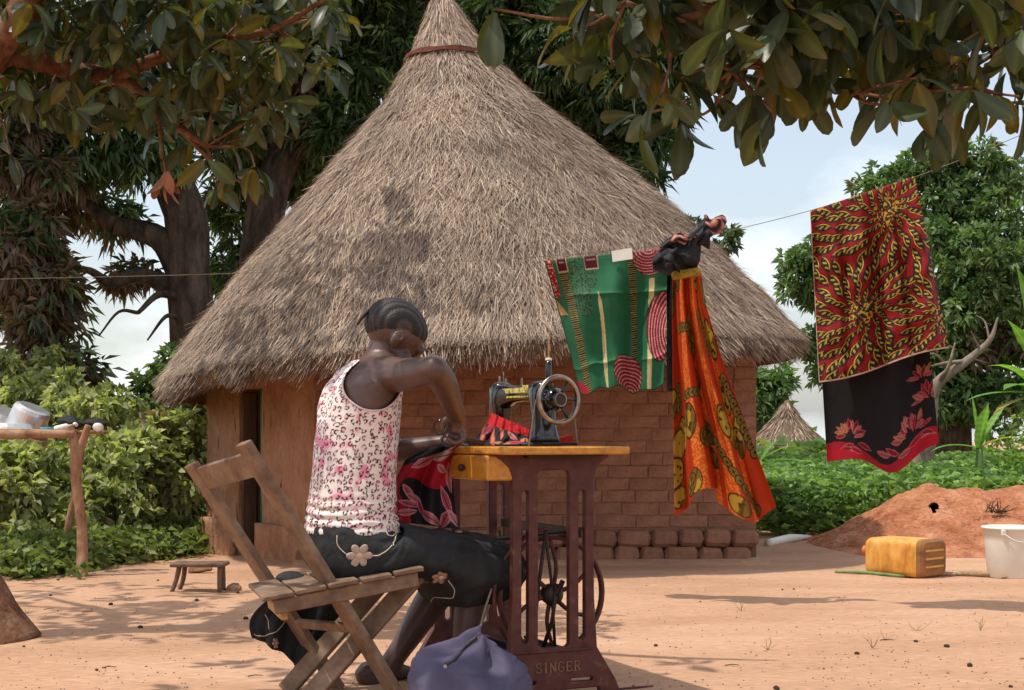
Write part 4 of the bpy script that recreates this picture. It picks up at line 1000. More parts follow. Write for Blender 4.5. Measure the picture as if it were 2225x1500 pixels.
body.append(ctube([eR, eR * .68 + wR * .32 + [.003, 0, .004], eR * .3 + wR * .7, wR], [.038, .040, .031, .0245], 8, 14))
body.append(ctube([P(812, 815, 4.33), sL, (sL + eL) / 2, eL], [.058, .054, .044, .037], 8, 12))
body.append(ctube([eL, eL * .65 + wL * .35, eL * .3 + wL * .7, wL], [.038, .037, .030, .024], 8, 12))
# right hand closed round the scissors
pR = P(991, 927, 4.215)
hdn = nrm(P(996, 960, 4.24) - wR)
body.append(ctube([wR, wR * .4 + pR * .6, pR, P(992, 942, 4.225)], [.0245, .027, .033, .024], 6, 12))
for i in range(4):
    o = np.array([0.0, .016 * i, 0])
    k0 = P(1007 - 2 * i, 938, 4.195) + o; k1 = P(1004 - 3 * i, 957, 4.190) + o; k2 = P(986 - 4 * i, 962 - 3 * i, 4.188) + o; k3 = P(970 - 2 * i, 950 - 6 * i, 4.190) + o
    body.append(ctube([k0, k1, k2, k3], [.0105, .0098, .009, .0075], 5, 10))
body.append(ctube([P(985, 915, 4.19), P(970, 912, 4.178), P(961, 925, 4.178), P(961, 940, 4.182)], [.013, .0115, .010, .008], 5, 10))
# left hand flat on the cloth
pL = P(994, 965, 4.44)
body.append(ctube([wL, wL * .5 + pL * .5, pL, P(1004, 966, 4.435)], [.024, .026, .027, .018], 6, 12))
for i, (dx, dy) in enumerate(((1034, -.045), (1043, -.015), (1041, .015), (1031, .042))):
    a = P(1004, 964, 4.435) + uy * dy * .8; b = P((1004 + dx) / 2 + 2, 961, 4.43) + uy * dy; c = P(dx, 969, 4.425) + uy * dy * 1.1
    body.append(ctube([a, b, c], [.0105, .0095, .0072], 5, 9))
body.append(ctube([P(985, 966, 4.42), P(1003, 969, 4.375), P(1020, 971, 4.365)], [.013, .011, .008], 5, 9))
# legs
hpR, knR, anR = P(795, 1205, 4.20), P(1060, 1222, 4.40), P(985, 1478, 4.34)
hpL, knL, anL = P(765, 1205, 4.38), P(1010, 1215, 4.60), P(812, 1492, 4.52)
for hp, kn, an, fd in ((hpR, knR, anR, f_), (hpL, knL, anL, f_ * .6 - uz * .5)):
    body.append(ctube([hp, hp * .5 + kn * .5, kn], [.088, .076, .056], 8, 14))
    body.append(ellip(kn, f_, r_, uz, .056, .054, .056))
    body.append(ctube([kn, kn * .66 + an * .34 - f_ * .012, kn * .3 + an * .7, an], [.055, .055, .037, .031], 8, 14))
    an0 = an.copy(); heel = an0 - nrm(fd) * .035; heel[2] = max(.035, heel[2] - .04); toe = an0 + nrm(fd) * .16; toe[2] = .022
    mid = (heel + toe) / 2; mid[2] = .035
    body.append(ctube([an0, (heel + an0) / 2, heel, mid, toe], [.031, .036, .033, .036, .020], 5, 12))
# head
Hc = P(859, 727, 4.29)
hfw = nrm(f_ * .74 - uz * .67); hup = nrm(f_ * .67 + uz * .74)
def H(a, b, c): return Hc + hfw * a + r_ * b + hup * c
body += [ellip(H(-.008, 0, .012), hfw, r_, hup, .096, .076, .084, 22, 14), ellip(H(.045, 0, -.052), hfw, r_, hup, .050, .056, .066, 18, 12), ellip(H(.068, 0, -.100), hfw, r_, hup, .030, .032, .026),
         ellip(H(.082, 0, .010), hfw, r_, hup, .018, .055, .022), ellip(H(.100, 0, -.042), hfw, r_, hup, .019, .015, .024), ellip(H(.092, 0, -.018), hfw, r_, hup, .012, .009, .03),
         ellip(H(.093, 0, -.078), hfw, r_, hup, .013, .024, .008), ellip(H(.090, 0, -.091), hfw, r_, hup, .013, .021, .008)]
for s in (1, -1):
    body += [ellip(H(-.004, s * .075, -.022), hfw * .95 + hup * .3, r_, hup, .019, .011, .031), ellip(H(.058, s * .048, -.042), hfw, r_, hup, .024, .014, .02), ellip(H(.002, s * .070, -.048), hfw, r_, hup, .010, .009, .012)]
vb, fb = join(*body)
ob = mk('body', vb, fb, m_skin, person, smooth=True)
md = ob.modifiers.new('remesh', 'REMESH'); md.mode = 'VOXEL'; md.voxel_size = 0.0046; md.use_smooth_shade = True
ms_ = ob.modifiers.new('smooth', 'SMOOTH'); ms_.factor = 0.5; ms_.iterations = 5
bpy.context.view_layer.update()
dg = bpy.context.evaluated_depsgraph_get()
nm_ = bpy.data.meshes.new_from_object(ob.evaluated_get(dg)); ob.modifiers.clear(); ob.data = nm_; nm_.name = 'body'
if not nm_.materials: nm_.materials.append(m_skin)
# ear bowl, eyes
for s in (1, -1):
    mk('ear_hollow', *ringtube(H(-.006, s * .0815, -.020), nrm(r_ * s - hfw * .3), .012, .0035, n=18, m=6), m_skin, person, smooth=True)
    mk('eye', *ellip(H(.079, s * .030, -.022), hfw, r_, hup, .010, .013, .008, 12, 8), m_black, person, smooth=True)
# hair: ridged cap of cornrows running front to back, and a stray plait
hv = []; hcol = []
nA, nB = 150, 40
for i in range(nB):
    be = i / (nB - 1)
    row_ = []
    for j in range(nA):
        az = j / nA * 2 * math.pi    # around head up axis; 0 forward
        lim = 1.86 + .66 * (-math.cos(az)) - .14 * math.exp(-((abs(math.sin(az)) - 1) / .25) ** 2)
        th_ = be * lim
        d = hfw * math.cos(az) * math.sin(th_) + r_ * math.sin(az) * math.sin(th_) + hup * math.cos(th_)
        lat = math.sin(az) * math.sin(th_)
        ridge = .0048 * abs(math.sin(lat * 16)) ** 0.6 - .0065 * max(0, (be - .78) / .22) ** 1.3
        p = H(-.008, 0, .012) + hfw * np.dot(d, hfw) * (.099 + ridge) + r_ * np.dot(d, r_) * (.079 + ridge) + hup * np.dot(d, hup) * (.087 + ridge)
        row_.append(p); g_ = abs(math.sin(lat * 16)); hcol.append((.014, .012, .012) if g_ > .45 else (.075 - .11 * g_, .055 - .08 * g_, .048 - .07 * g_))
    hv.append(row_)
hcap = mk('hair', *loft(np.array(hv), caps=False), m_hairrow, person, smooth=True, col=np.array(hcol))
mk('plait', *ctube([P(812, 676, 4.27), P(800, 677, 4.25), P(789, 687, 4.24), P(776, 706, 4.24)], [.007, .0075, .007, .003], 6, 8), m_hair, hcap, smooth=True)
mk('plait', *ctube([P(836, 662, 4.28), P(825, 660, 4.26), P(818, 667, 4.25)], [.006, .006, .003], 5, 8), m_hair, hcap, smooth=True)

# ---- tank top
def leopard(x, y):
    """x, y in metres over the cloth"""
    base_ = np.array([.78, .67, .635])
    col = np.tile(base_, (x.size, 1)); x = x.ravel(); y = y.ravel()
    r = np.random.default_rng(5)
    bl = fnoise(x * 26 + 3, y * 26, 61, 3)
    pk = .75 * np.clip((bl - .64) * 9, 0, 1)[:, None]
    col = col * (1 - pk) + np.array([.72, .13, .27]) * pk
    st = .0215
    for gx in np.arange(x.min() - .02, x.max() + .02, st):
        for gy in np.arange(y.min() - .02, y.max() + .02, st):
            cx_, cy_ = gx + r.uniform(-.006, .006), gy + r.uniform(-.006, .006)
            m_ = (np.abs(x - cx_) < .014) & (np.abs(y - cy_) < .014)
            if not m_.any(): continue
            dx, dy = x[m_] - cx_, y[m_] - cy_
            e = r.uniform(.7, 1.35); t = r.uniform(0, 6.28)
            u = (dx * math.cos(t) + dy * math.sin(t)) * e; v = (-dx * math.sin(t) + dy * math.cos(t)) / e
            d = np.hypot(u, v); a = np.arctan2(v, u); R = r.uniform(.0052, .0074)
            gap = np.cos(a - r.uniform(0, 6.28)) > r.uniform(.45, .9)
            ring_ = (np.abs(d - R) < .0019 + .0008 * np.sin(3 * a + t)) & ~gap
            ins = d < R - .0015
            c = col[m_]
            if r.random() < .30: c[ins] = c[ins] * .4 + np.array([.62, .16, .26]) * .6
            else: c[ins] = c[ins] * .9
            c[ring_] = np.array([.035, .018, .02]) if r.random() < .8 else np.array([.20, .03, .07])
            col[m_] = c
    return col
nU, nV = 420, 300
ph = np.linspace(-np.pi, np.pi, nU + 1); vv = np.linspace(1.42, 8.6, nV)
PH, VV = np.meshgrid(ph, vv)
wr = .0042 * np.sin(VV * 24 + 1.8 * np.sin(PH * 2 + 1) + 2 * PH + 3 * fnoise(PH * 2, VV * 1.5, 5, 2)) * np.exp(-((VV - 1.95) / .42) ** 2) * (.6 + .8 * fnoise(PH * 3, VV, 6, 2)) + .006 * np.exp(-((VV - 1.5) / .35) ** 2)
wr = wr + .003 * (fnoise(PH * 2.5 + 9, VV * 1.6, 71, 3) - .5) * 2
Pt = torso(VV, PH, .008 + wr)
deg = np.degrees(PH)
def armhole(c, V0, V1):
    t = np.clip((VV - V0) / (V1 - V0), 0, 1)
    return (VV > V0) & (np.abs(deg - c) < 62 * np.sqrt(t) ** .8)
cut = armhole(84, 4.85, 6.6) | armhole(-84, 4.85, 6.6) | ((VV > 7.9) & (np.abs(deg) < 60)) | ((VV > 6.9) & (np.abs(deg) > 140)) | (VV > 8.4)
vt, qt = gridmesh(Pt)
cutv = cut.ravel(); keep = ~(cutv[qt].sum(1) >= 2); qt = qt[keep]
lx_ = PH * .135; ly_ = (np.interp(VV, np.arange(len(TR)), np.concatenate([[0], np.cumsum(np.linalg.norm(np.diff(TRc, axis=0), axis=1))])))
ct = leopard(lx_, ly_)
us = np.unique(qt); remap = -np.ones(len(vt), int); remap[us] = np.arange(len(us))
tank = mk('tank_top', vt[us], remap[qt], m_knit, person, smooth=True, col=ct[us])
md = tank.modifiers.new('solid', 'SOLIDIFY'); md.thickness = .0025; md.offset = 1
# binding round the visible armhole
b_ring = []
for t in np.linspace(-1, 1, 44):
    dg_ = 84 + 60 * t; v_ = 4.85 + 1.75 * (abs(t) * .96 + .0) ** 2.5
    b_ring.append(torso(v_, math.radians(dg_), .012))
mk('tank_binding', *tube(np.array([np.ravel(x) for x in b_ring]), .0030, 6), M('binding_cloth', [(.62, .42, .42), (.74, .6, .58)], scale=90, rough=.9), tank, smooth=True)

# ---- skirt: one lofted sheet from waist over the thighs to the knees
def sk_ring(c, latv, upv, hl, hu_, hd_, n=64, fold=0.0, sd=0):
    a = np.arange(n) / n * 2 * np.pi; ca_, sa = np.cos(a), np.sin(a)
    sq = lambda t, p: np.sign(t) * np.abs(t) ** p
    hh_ = np.where(sa > 0, hu_, hd_)
    rr = 1 + fold * (np.sin(a * 7 + sd) + .6 * np.sin(a * 12 + sd * 2.3))
    return np.asarray(c) + (sq(ca_, .75) * hl * rr)[:, None] * latv + (sq(sa, .8) * hh_ * rr)[:, None] * upv
rings = []
def lerp(a, b, t): return np.asarray(a) * (1 - t) + np.asarray(b) * t
rings.append(sk_ring(P(764, 1128, 4.25), r_, f_, .150, .116, .120, fold=.004))
rings.append(sk_ring(P(765, 1155, 4.25), r_, f_, .172, .130, .134, fold=.008, sd=.4))
rings.append(sk_ring(P(770, 1185, 4.25), r_, nrm(f_ + uz * .30), .190, .140, .146, fold=.010, sd=.8))
rings.append(sk_ring(P(790, 1200, 4.26), r_, nrm(f_ * .75 + uz * .66), .200, .128, .142, fold=.012, sd=1.2))
rings.append(sk_ring(P(822, 1203, 4.28), r_, nrm(f_ * .40 + uz * .92), .206, .108, .102, fold=.014, sd=1.5))
rings.append(sk_ring(P(868, 1204, 4.31), r_, nrm(f_ * .12 + uz), .210, .094, .072, fold=.016, sd=1.9))
rings.append(sk_ring(P(912, 1207, 4.34), r_, uz, .214, .086, .075, fold=.018, sd=2.1))
rings.append(sk_ring(P(942, 1210, 4.36), r_, uz, .216, .082, .135, fold=.018, sd=2.2))
rings.append(sk_ring(P(985, 1212, 4.39), r_, uz, .214, .078, .150, fold=.020, sd=2.6))
rings.append(sk_ring(P(1035, 1214, 4.43), r_, uz, .21, .074, .140, fold=.022, sd=3.0))
rings.append(sk_ring(P(1075, 1222, 4.465), r_, nrm(uz + f_ * .1), .20, .070, .110, fold=.025, sd=3.4))
rings.append(sk_ring(P(1092, 1236, 4.475), r_, nrm(uz + f_ * .2), .18, .050, .075, fold=.03, sd=3.8))
Rr = np.array(rings)
kk = np.linspace(0, len(Rr) - 1, 70); Rs = np.zeros((70, 64, 3))
Rc = np.array([curve_pts(Rr[:, j], 8) for j in range(64)]).transpose(1, 0, 2)
cr_n = fnoise(np.arange(Rc.shape[0])[:, None] * .16, np.arange(64)[None, :] * .22, 81, 4) - .5
cenl = Rc.mean(1, keepdims=True); dirn = Rc - cenl; dirn /= np.linalg.norm(dirn, axis=2)[..., None]
fl_ = np.abs(((np.arange(64)[None, :] / 64 * 9 + .9 * fnoise(np.arange(Rc.shape[0])[:, None] * .10, np.arange(64)[None, :] * .12, 83, 3) * 3) % 1) - .5)
Rc = Rc + dirn * (cr_n * .030 + .010 * (fl_ - .25))[..., None]
skirt = mk('skirt', *loft(Rc, caps=True), m_blackcl, person, smooth=True)
# cloth that hangs behind the seat
dp = np.zeros((26, 34, 3))
for i, s in enumerate(np.linspace(0, 1, 26)):
    for j, t in enumerate(np.linspace(0, 1, 34)):
        top = lerp(P(612, 1268, 4.40), P(760, 1290, 4.48), t); lowy = np.interp(t, [0, .25, .5, .75, 1], [1388, 1400, 1425, 1468, 1405]); lowx = np.interp(t, [0, .3, .7, 1], [546, 590, 650, 720])
        if t < .5: top = lerp(P(585, 1300, 4.36), P(680, 1285, 4.44), t * 2)
        bot = P(lowx, lowy, 4.34 + .10 * t)
        p = lerp(top, bot, s); p = p + np.array([0, 1.0, 0]) * (.02 * math.sin(t * 15) * s + .012 * math.sin(t * 31 + 1) * s) ; p[0] += -.03 * math.sin(s * math.pi) * (1 - t)
        dp[i, j] = p
v, q = gridmesh(dp); hang = mk('skirt_tail', v, q, m_blackcl, skirt, smooth=True)
hang.modifiers.new('solid', 'SOLIDIFY').thickness = .003
bun = [ellip(P(632, 1257, 4.28), f_, r_, uz, .045, .06, .020, 18, 10)]
vbn, fbn = bun[0]; vbn = vbn + (fnoise(vbn[:, 0] * 40, vbn[:, 2] * 60, 91, 3) - .5)[:, None] * .012
mk('skirt_fold', vbn, fbn, m_blackcl, skirt, smooth=True)
# embroidery laid on the skirt
def bvh_of(ob):
    me = ob.data; V = np.empty(len(me.vertices) * 3); me.vertices.foreach_get('co', V); V = V.reshape(-1, 3) + ORG[ob.name]
    return BVHTree.FromPolygons([tuple(v) for v in V], [tuple(p_.vertices) for p_ in me.polygons])
bs = bvh_of(skirt); bh = bvh_of(hang)
eye_ = Vector((0, 0, CH))
def lay(bv, px, py, lift=.004):
    d = (Vector(P(px, py, 1.0)) - eye_).normalized()
    h = bv.ray_cast(eye_, d)
    if h[0] is None: return None, None
    nn_ = h[1] if h[1].dot(d) < 0 else -h[1]
    return np.array(h[0] + nn_ * lift), np.array(nn_)
def vine(bv, pts, parent, r=.0016):
    dense = curve_pts(np.array([[a, b, 0] for a, b in pts], float), 7)
    pp = [lay(bv, a[0], a[1])[0] for a in dense]; pp = [x for x in pp if x is not None]
    if len(pp) > 2: mk('embroidered_stem', *tube(np.array(pp), r, 5), m_cream, parent, smooth=True)
def flower(bv, px, py, R, parent, k=6, mat=None):
    c, nn_ = lay(bv, px, py, .003)
    if c is None: return
    u = nrm(np.cross(nn_, (0.2, .3, 1.0))); w = np.cross(nn_, u)
    fo = None
    for i in range(k):
        a = i / k * 2 * math.pi + .3; o = u * math.cos(a) + w * math.sin(a)
        e = mk('petal', *ellip(c + o * R * .58, o, np.cross(nn_, o), nn_, R * .42, R * .30, .0035, 12, 6), mat or m_tan, parent, smooth=True)
    mk('flower_centre', *ellip(c, u, w, nn_, R * .28, R * .28, .005, 10, 6), m_cream, parent, smooth=True)
vine(bs, [(733, 1165), (735, 1185), (750, 1202), (775, 1208), (800, 1209), (825, 1207), (845, 1195), (857, 1175), (858, 1158), (848, 1144), (830, 1150), (815, 1153), (800, 1140), (788, 1142)], skirt)
vine(bs, [(838, 1150), (845, 1143), (855, 1148), (858, 1158), (852, 1166), (842, 1164), (838, 1156)], skirt)
vine(bs, [(878, 1122), (885, 1119), (893, 1117), (902, 1124)], skirt)
flower(bs, 781, 1207, .039, skirt, mat=M('pale_thread', [(.42, .31, .24), (.56, .44, .36)], scale=120, rough=.9, bump=.5, bscale=250))
flower(bs, 958, 1253, .031, skirt)
flower(bs, 997, 1158, .011, skirt, k=4, mat=m_cream)
vine(bs, [(900, 1310), (915, 1318), (935, 1310), (945, 1298), (965, 1298), (985, 1296), (984, 1275), (975, 1260)], skirt)
vine(bh, [(550, 1378), (570, 1383), (595, 1375), (610, 1360), (618, 1348)], hang)
vine(bh, [(575, 1335), (583, 1350), (587, 1368)], hang)
flower(bh, 597, 1398, .018, hang)

# scissors in her right hand
sc = thing('scissors', "dark handled scissors held in the seated woman's near hand", 'scissors', P(975, 940, 4.19))
mk('handle', *ringtube(P(957, 929, 4.180), nrm(np.array([.25, 1, .2])), .021, .0034, n=26, m=7, rb=.0034), m_black, sc, smooth=True)
mk('handle', *ringtube(P(972, 958, 4.205), nrm(np.array([.25, 1, .2])), .016, .0034, n=26, m=7), m_black, sc, smooth=True)
mk('blade', *board(P(985, 950, 4.20), P(1055, 962, 4.33), uz, .010, .0025, .0008), m_irondk, sc)
mk('blade', *board(P(985, 955, 4.21), P(1052, 968, 4.34), uz, .009, .0025, .0008), m_irondk, sc)

# ------------------------------------------------------------------ printed cloths on the line
def put(col, m_, c):
    col[m_] = np.array(c)
def eyeshape(x, y, cx, cy, L, W, a):
    dx, dy = x - cx, y - cy; u = (dx * math.cos(a) + dy * math.sin(a)) / L; v = (-dx * math.sin(a) + dy * math.cos(a)) / W
    return u, v, (np.abs(u) < 1) & (np.abs(v) < (1 - u * u))
def dashes(col, x, y, xc, wv_, y0, y1):
    m_ = (np.abs(x - xc) < wv_) & (y > y0) & (y < y1)
    put(col, m_, (.012, .022, .012))
    d = m_ & (np.abs(((y / .0095) % 1) - .5) < .24) & (np.abs((((x - xc) / .0065) % 1) - .5) < .36)
    put(col, d, (.34, .26, .09))
def disc(col, x, y, cx, cy, R, ry, ox, oy):
    d = np.hypot((x - cx) / R, (y - cy) / ry); m_ = d < 1
    put(col, m_, (.34, .012, .028))
    q = np.hypot((x - cx - ox) / R, (y - cy - oy) / ry); a = np.arctan2(y - cy - oy, x - cx - ox)
    fr = (q * 6.0) % 1
    put(col, m_ & (fr < .20), (.02, .02, .02))
    put(col, m_ & (np.abs(fr - .62) < .15) & (np.abs(((a * (4 + 6 * q)) % 1) - .5) < .30), (.55, .42, .36))
    put(col, m_ & (q < .16), (.03, .02, .02)); put(col, m_ & (q < .07), (.5, .02, .04))
    put(col, (d >= 1) & (d < 1.05), (.02, .05, .02))
def paint_green(u, v):
    x, y = u.ravel() * .57, v.ravel() * .60
    col = np.tile(np.array([.022, .135, .062]), (x.size, 1))
    sp = (vnoise(x * 330, y * 330, 7) > .60) & (fnoise(x * 7, y * 5, 17, 3) > .47) & (x < .35) & (x > .08)
    put(col, sp, (.10, .14, .07))
    sp2 = (vnoise(x * 290 + 5, y * 290, 9) > .62) & (fnoise(x * 7, y * 5, 17, 3) > .47) & (x < .35) & (x > .08)
    put(col, sp2, (.012, .04, .02))
    dashes(col, x, y, .065 + .012 * np.sin(y * 6), .019, .05, 1); dashes(col, x, y, .388 + .010 * np.sin(y * 5 + 1), .017, .02, 1)
    rb = np.abs(x - .205 - .02 * np.sin(y * 7)) < np.interp(y, [.16, .2, .5, .60], [.001, .009, .012, .007]); put(col, rb & (y > .16), (.55, .48, .24))
    put(col, (np.abs(x - .495 + .05 * (y - .12)) < .0135) & (y > .12), (.55, .48, .24))
    disc(col, x, y, .485, .03, .078, .075, -.005, -.06); disc(col, x, y, .555, .335, .090, .150, .05, .02); disc(col, x, y, .335, .535, .088, .092, .01, .075)
    put(col, (x < .032) & (y < .17), (.36, .012, .03)); put(col, (x < .032) & (y < .17) & (vnoise(x * 180, y * 180, 3) > .7), (.6, .5, .4))
    put(col, (y > .17) & (y < .25) & (x < (y - .17) * .62) & (x > .004), (.50, .30, .10))
    put(col, (y > .545) & (x < .075 * (y - .5) / .1), (.40, .015, .035))
    for a, b in ((.05, .098), (.178, .243)):
        m_ = (x > a) & (x < b) & (y < .058); put(col, m_, (.45, .32, .22)); put(col, (x > a + .004) & (x < b - .004) & (y < .053), (.085, .008, .015)); put(col, (x > a + .012) & (x < b - .012) & (y > .012) & (y < .018), (.3, .2, .15))
    put(col, (x < .006) | (y > .594), (.02, .06, .03))
    return col
def paint_red(u, v):
    x, y = u.ravel() * .52, v.ravel() * .82
    col = np.tile(np.array([.24, .010, .012]), (x.size, 1))
    col *= (0.85 + .4 * fnoise(x * 30, y * 30, 8, 3))[:, None]
    r = np.random.default_rng(3)
    cents = [(.365, .12), (.21, .54), (.54, .66)]
    ci = np.argmin([np.hypot(x - a, y - b) for a, b in cents], 0)
    for k, (a, b) in enumerate(cents):
        for ri in range(9):
            R = .078 + .046 * ri; nn_ = 13 if R < .16 else 21 if R < .27 else 30; sz = (.82, 1.0, 1.1, 1.2, 1.2, 1.2, 1.2, 1.2, 1.2)[ri]
            for i in range(nn_):
                t = k + (i + .5 * (ri % 2)) / nn_ * 6.283 + r.uniform(-.05, .05); cx, cy = a + R * math.cos(t), b + R * math.sin(t)
                if min(range(len(cents)), key=lambda q: math.hypot(cx - cents[q][0], cy - cents[q][1])) != k: continue
                if not (-.05 < cx < .57 and -.05 < cy < .87): continue
                uu, ww, m_ = eyeshape(x, y, cx, cy, .036 * sz, .0135 * sz, t + r.uniform(-.05, .38))
                put(col, (np.abs(uu) < 1.12) & (np.abs(ww) < (1.25 - uu * uu)) & ~m_ & (np.max(col, 1) < .33), (.09, .006, .012)); put(col, m_, (.016, .019, .017))
                put(col, m_ & (ww > .1) & (ww > (1 - uu * uu) * .72), (.62, .40, .05))
                fr = np.sin(uu * 10 + ww * 3)
                put(col, m_ & (fr > .25) & (ww < .35) & (ww > -.55) & (np.abs(uu) < .68), (.42, .30, .035))
        d = np.hypot(x - a, y - b); an = np.arctan2(y - b, x - a)
        cd = d < .060 + .012 * np.sin(an * 9)
        wn_ = vnoise(x * 150, y * 150, 77 + k)
        put(col, cd & (wn_ > .38), (.02, .02, .016))
        put(col, cd & (vnoise(x * 170 + 9, y * 120, 78 + k) > .62), (.46, .33, .04))
    put(col, (y > .813) | (x < .003), (.55, .36, .28))
    return col
def petal(col, x, y, cx, cy, L, W, a, fill, line=(.46, .12, .13)):
    u, v, m_ = eyeshape(x, y, cx, cy, L, W, a)
    put(col, m_, line)
    put(col, m_ & (np.abs(v) < (1 - u * u) - .20), fill)
    put(col, m_ & (np.abs(v - .1) < .10) & (u > -.6), (.05, .01, .012))
def paint_floral(u, v, W=.55, Hh=1.2, seed=2, hem=None):
    x, y = u.ravel() * W, v.ravel() * Hh
    col = np.tile(np.array([.012, .011, .012]), (x.size, 1))
    r = np.random.default_rng(seed)
    hem_ = Hh - .035 - .03 * np.sin(x * 14 + 1)
    fills = [(.36, .08, .09), (.32, .010, .022), (.42, .15, .13), (.40, .17, .07), (.22, .01, .016)]
    put(col, y > hem_ - .02, (.33, .010, .022))
    sprays = [(.12, Hh - .10, 11, .085), (.42, Hh - .10, 13, .10), (.52, Hh - .20, 9, .085), (.50, Hh - .30, 6, .06)]
    for cx, cy, n_, R in sprays:
        for i in range(n_):
            t = math.pi + math.pi * (i + .5) / n_; rr = R * r.uniform(.55, 1.0)
            petal(col, x, y, cx + rr * math.cos(t) * .8, cy + rr * math.sin(t) * .75, r.uniform(.022, .036), r.uniform(.008, .012), t + r.uniform(-.25, .25), fills[r.integers(0, 5)])
    for i in range(14):
        petal(col, x, y, r.uniform(0, W), Hh - r.uniform(.04, .075), .035, .013, r.uniform(-.5, .5), fills[r.integers(0, 5)])
    put(col, y > hem_ + .012, (.40, .010, .025))
    return col
def hung(name, label, cat, corners, Y0, Y1, paint, nu, nv, waves, back=.25, dip=None, edge_r=None, mat=None, group=None, thick=.0015, v_off=0.0, yoff=0.0):
    """cloth folded over the line: front sheet, turn over the line, short back sheet"""
    TL, TR_, BR_, BL_ = corners
    u = np.linspace(0, 1, nu); nb = int(nv * back); v = np.concatenate([-np.linspace(back, .03, nb), np.linspace(-.02, .015, 4), np.linspace(.02, 1, nv)])
    U, Vv = np.meshgrid(u, v)
    va = np.abs(Vv)
    def bil(k):
        top = TL[k] * (1 - U) + TR_[k] * U; bot = BL_[k] * (1 - U) + BR_[k] * U
        return top * (1 - va) + bot * va
    PX, PY = bil(0), bil(1)
    if dip is not None: PY = PY + dip(U) * va ** 2
    if edge_r is not None: PX = PX + edge_r(U, va)
    Yd = Y0 * (1 - U) + Y1 * U + yoff
    dep = waves(U, va) * sstep(0, .35, va)
    Yd = Yd + np.where(Vv < 0, .022 + 0.5 * dep, -.006 + dep)
    Yd = np.where(np.abs(Vv) < .021, Y0 * (1 - U) + Y1 * U + yoff + np.where(Vv < 0, .012, -.004), Yd)
    Pts = np.stack([(PX - CX) / F * Yd, Yd, CH + (HY - PY) / F * Yd], -1)
    Pts[..., 2] += np.where(np.abs(Vv) < .021, .004, 0)
    vv_, q = gridmesh(Pts); col = paint(U, np.clip(va + v_off, 0, 1))
    o = mk(name, vv_, q, mat or m_print, smooth=True, col=col, loc=vv_.mean(0))
    props(o, label, cat, group)
    md = o.modifiers.new('solid', 'SOLIDIFY'); md.thickness = thick
    return o
CG = 'printed cloths hung on the washing line'
LINE = [P(-260, 616, 8.0), P(0, 607, 7.75), P(520, 594, 7.35), P(1000, 568, 7.0), P(1183, 557, 6.87), P(1450, 532, 6.7), P(1560, 508, 6.62), P(1760, 458, 6.45), P(1985, 386, 6.25), P(2225, 291, 6.05), P(2500, 170, 5.8)]
props(mk('washing_line', *ctube(LINE, [.0016] * 11, 8, 6), m_string, loc=LINE[4]), 'thin string washing line strung across the yard in front of the roof', 'washing line')
hung('green_cloth', 'green cotton cloth printed with red shell discs hanging on the line', 'cloth', ((1183, 568), (1452, 540), (1442, 846), (1262, 848)), 6.87, 6.70, paint_green, 270, 270,
     lambda U, v: .046 * np.sin(U * 8 + 1 + v * 1.8) + .024 * np.sin(U * 19 + v * 2.5) + .014 * np.sin(v * 9 + U * 5) - .016 * np.exp(-np.abs(v - .27 - .03 * U) / .02) - .014 * np.exp(-np.abs(v - .82 + .05 * U) / .02), dip=lambda U: 7 * np.sin(U * 10 + 1) + 4 * np.sin(U * 23), group=CG)
hung('red_cloth', 'red cotton cloth printed with yellow leaf rosettes hanging at the right of the line', 'cloth', ((1760, 460), (1988, 384), (2062, 758), (1780, 832)), 6.45, 6.25, paint_red, 270, 380,
     lambda U, v: .034 * np.sin(U * 11 + 1 + v * 1.3) + .022 * np.sin(U * 24 + v * 3) + .008 * np.sin(v * 30 + U * 8) - .06 * sstep(.80, .90, U) * sstep(.2, .9, v) + .010 * np.sin(U * 50 + v * 2), dip=lambda U: 6 * np.sin(U * 6), group=CG)
hung('black_cloth', 'black cotton cloth with a red floral border showing below the red cloth', 'cloth', ((1764, 462), (1984, 388), (2040, 962), (1797, 1004)), 6.50, 6.30, lambda u, v: paint_floral(u, v, .55, 1.15), 200, 400,
     lambda U, v: .024 * np.sin(U * 8 + .5) + .016 * np.sin(U * 17 + v), dip=lambda U: 48 * np.exp(-((U - .60) / .22) ** 2), back=.15, group=CG, yoff=.11)
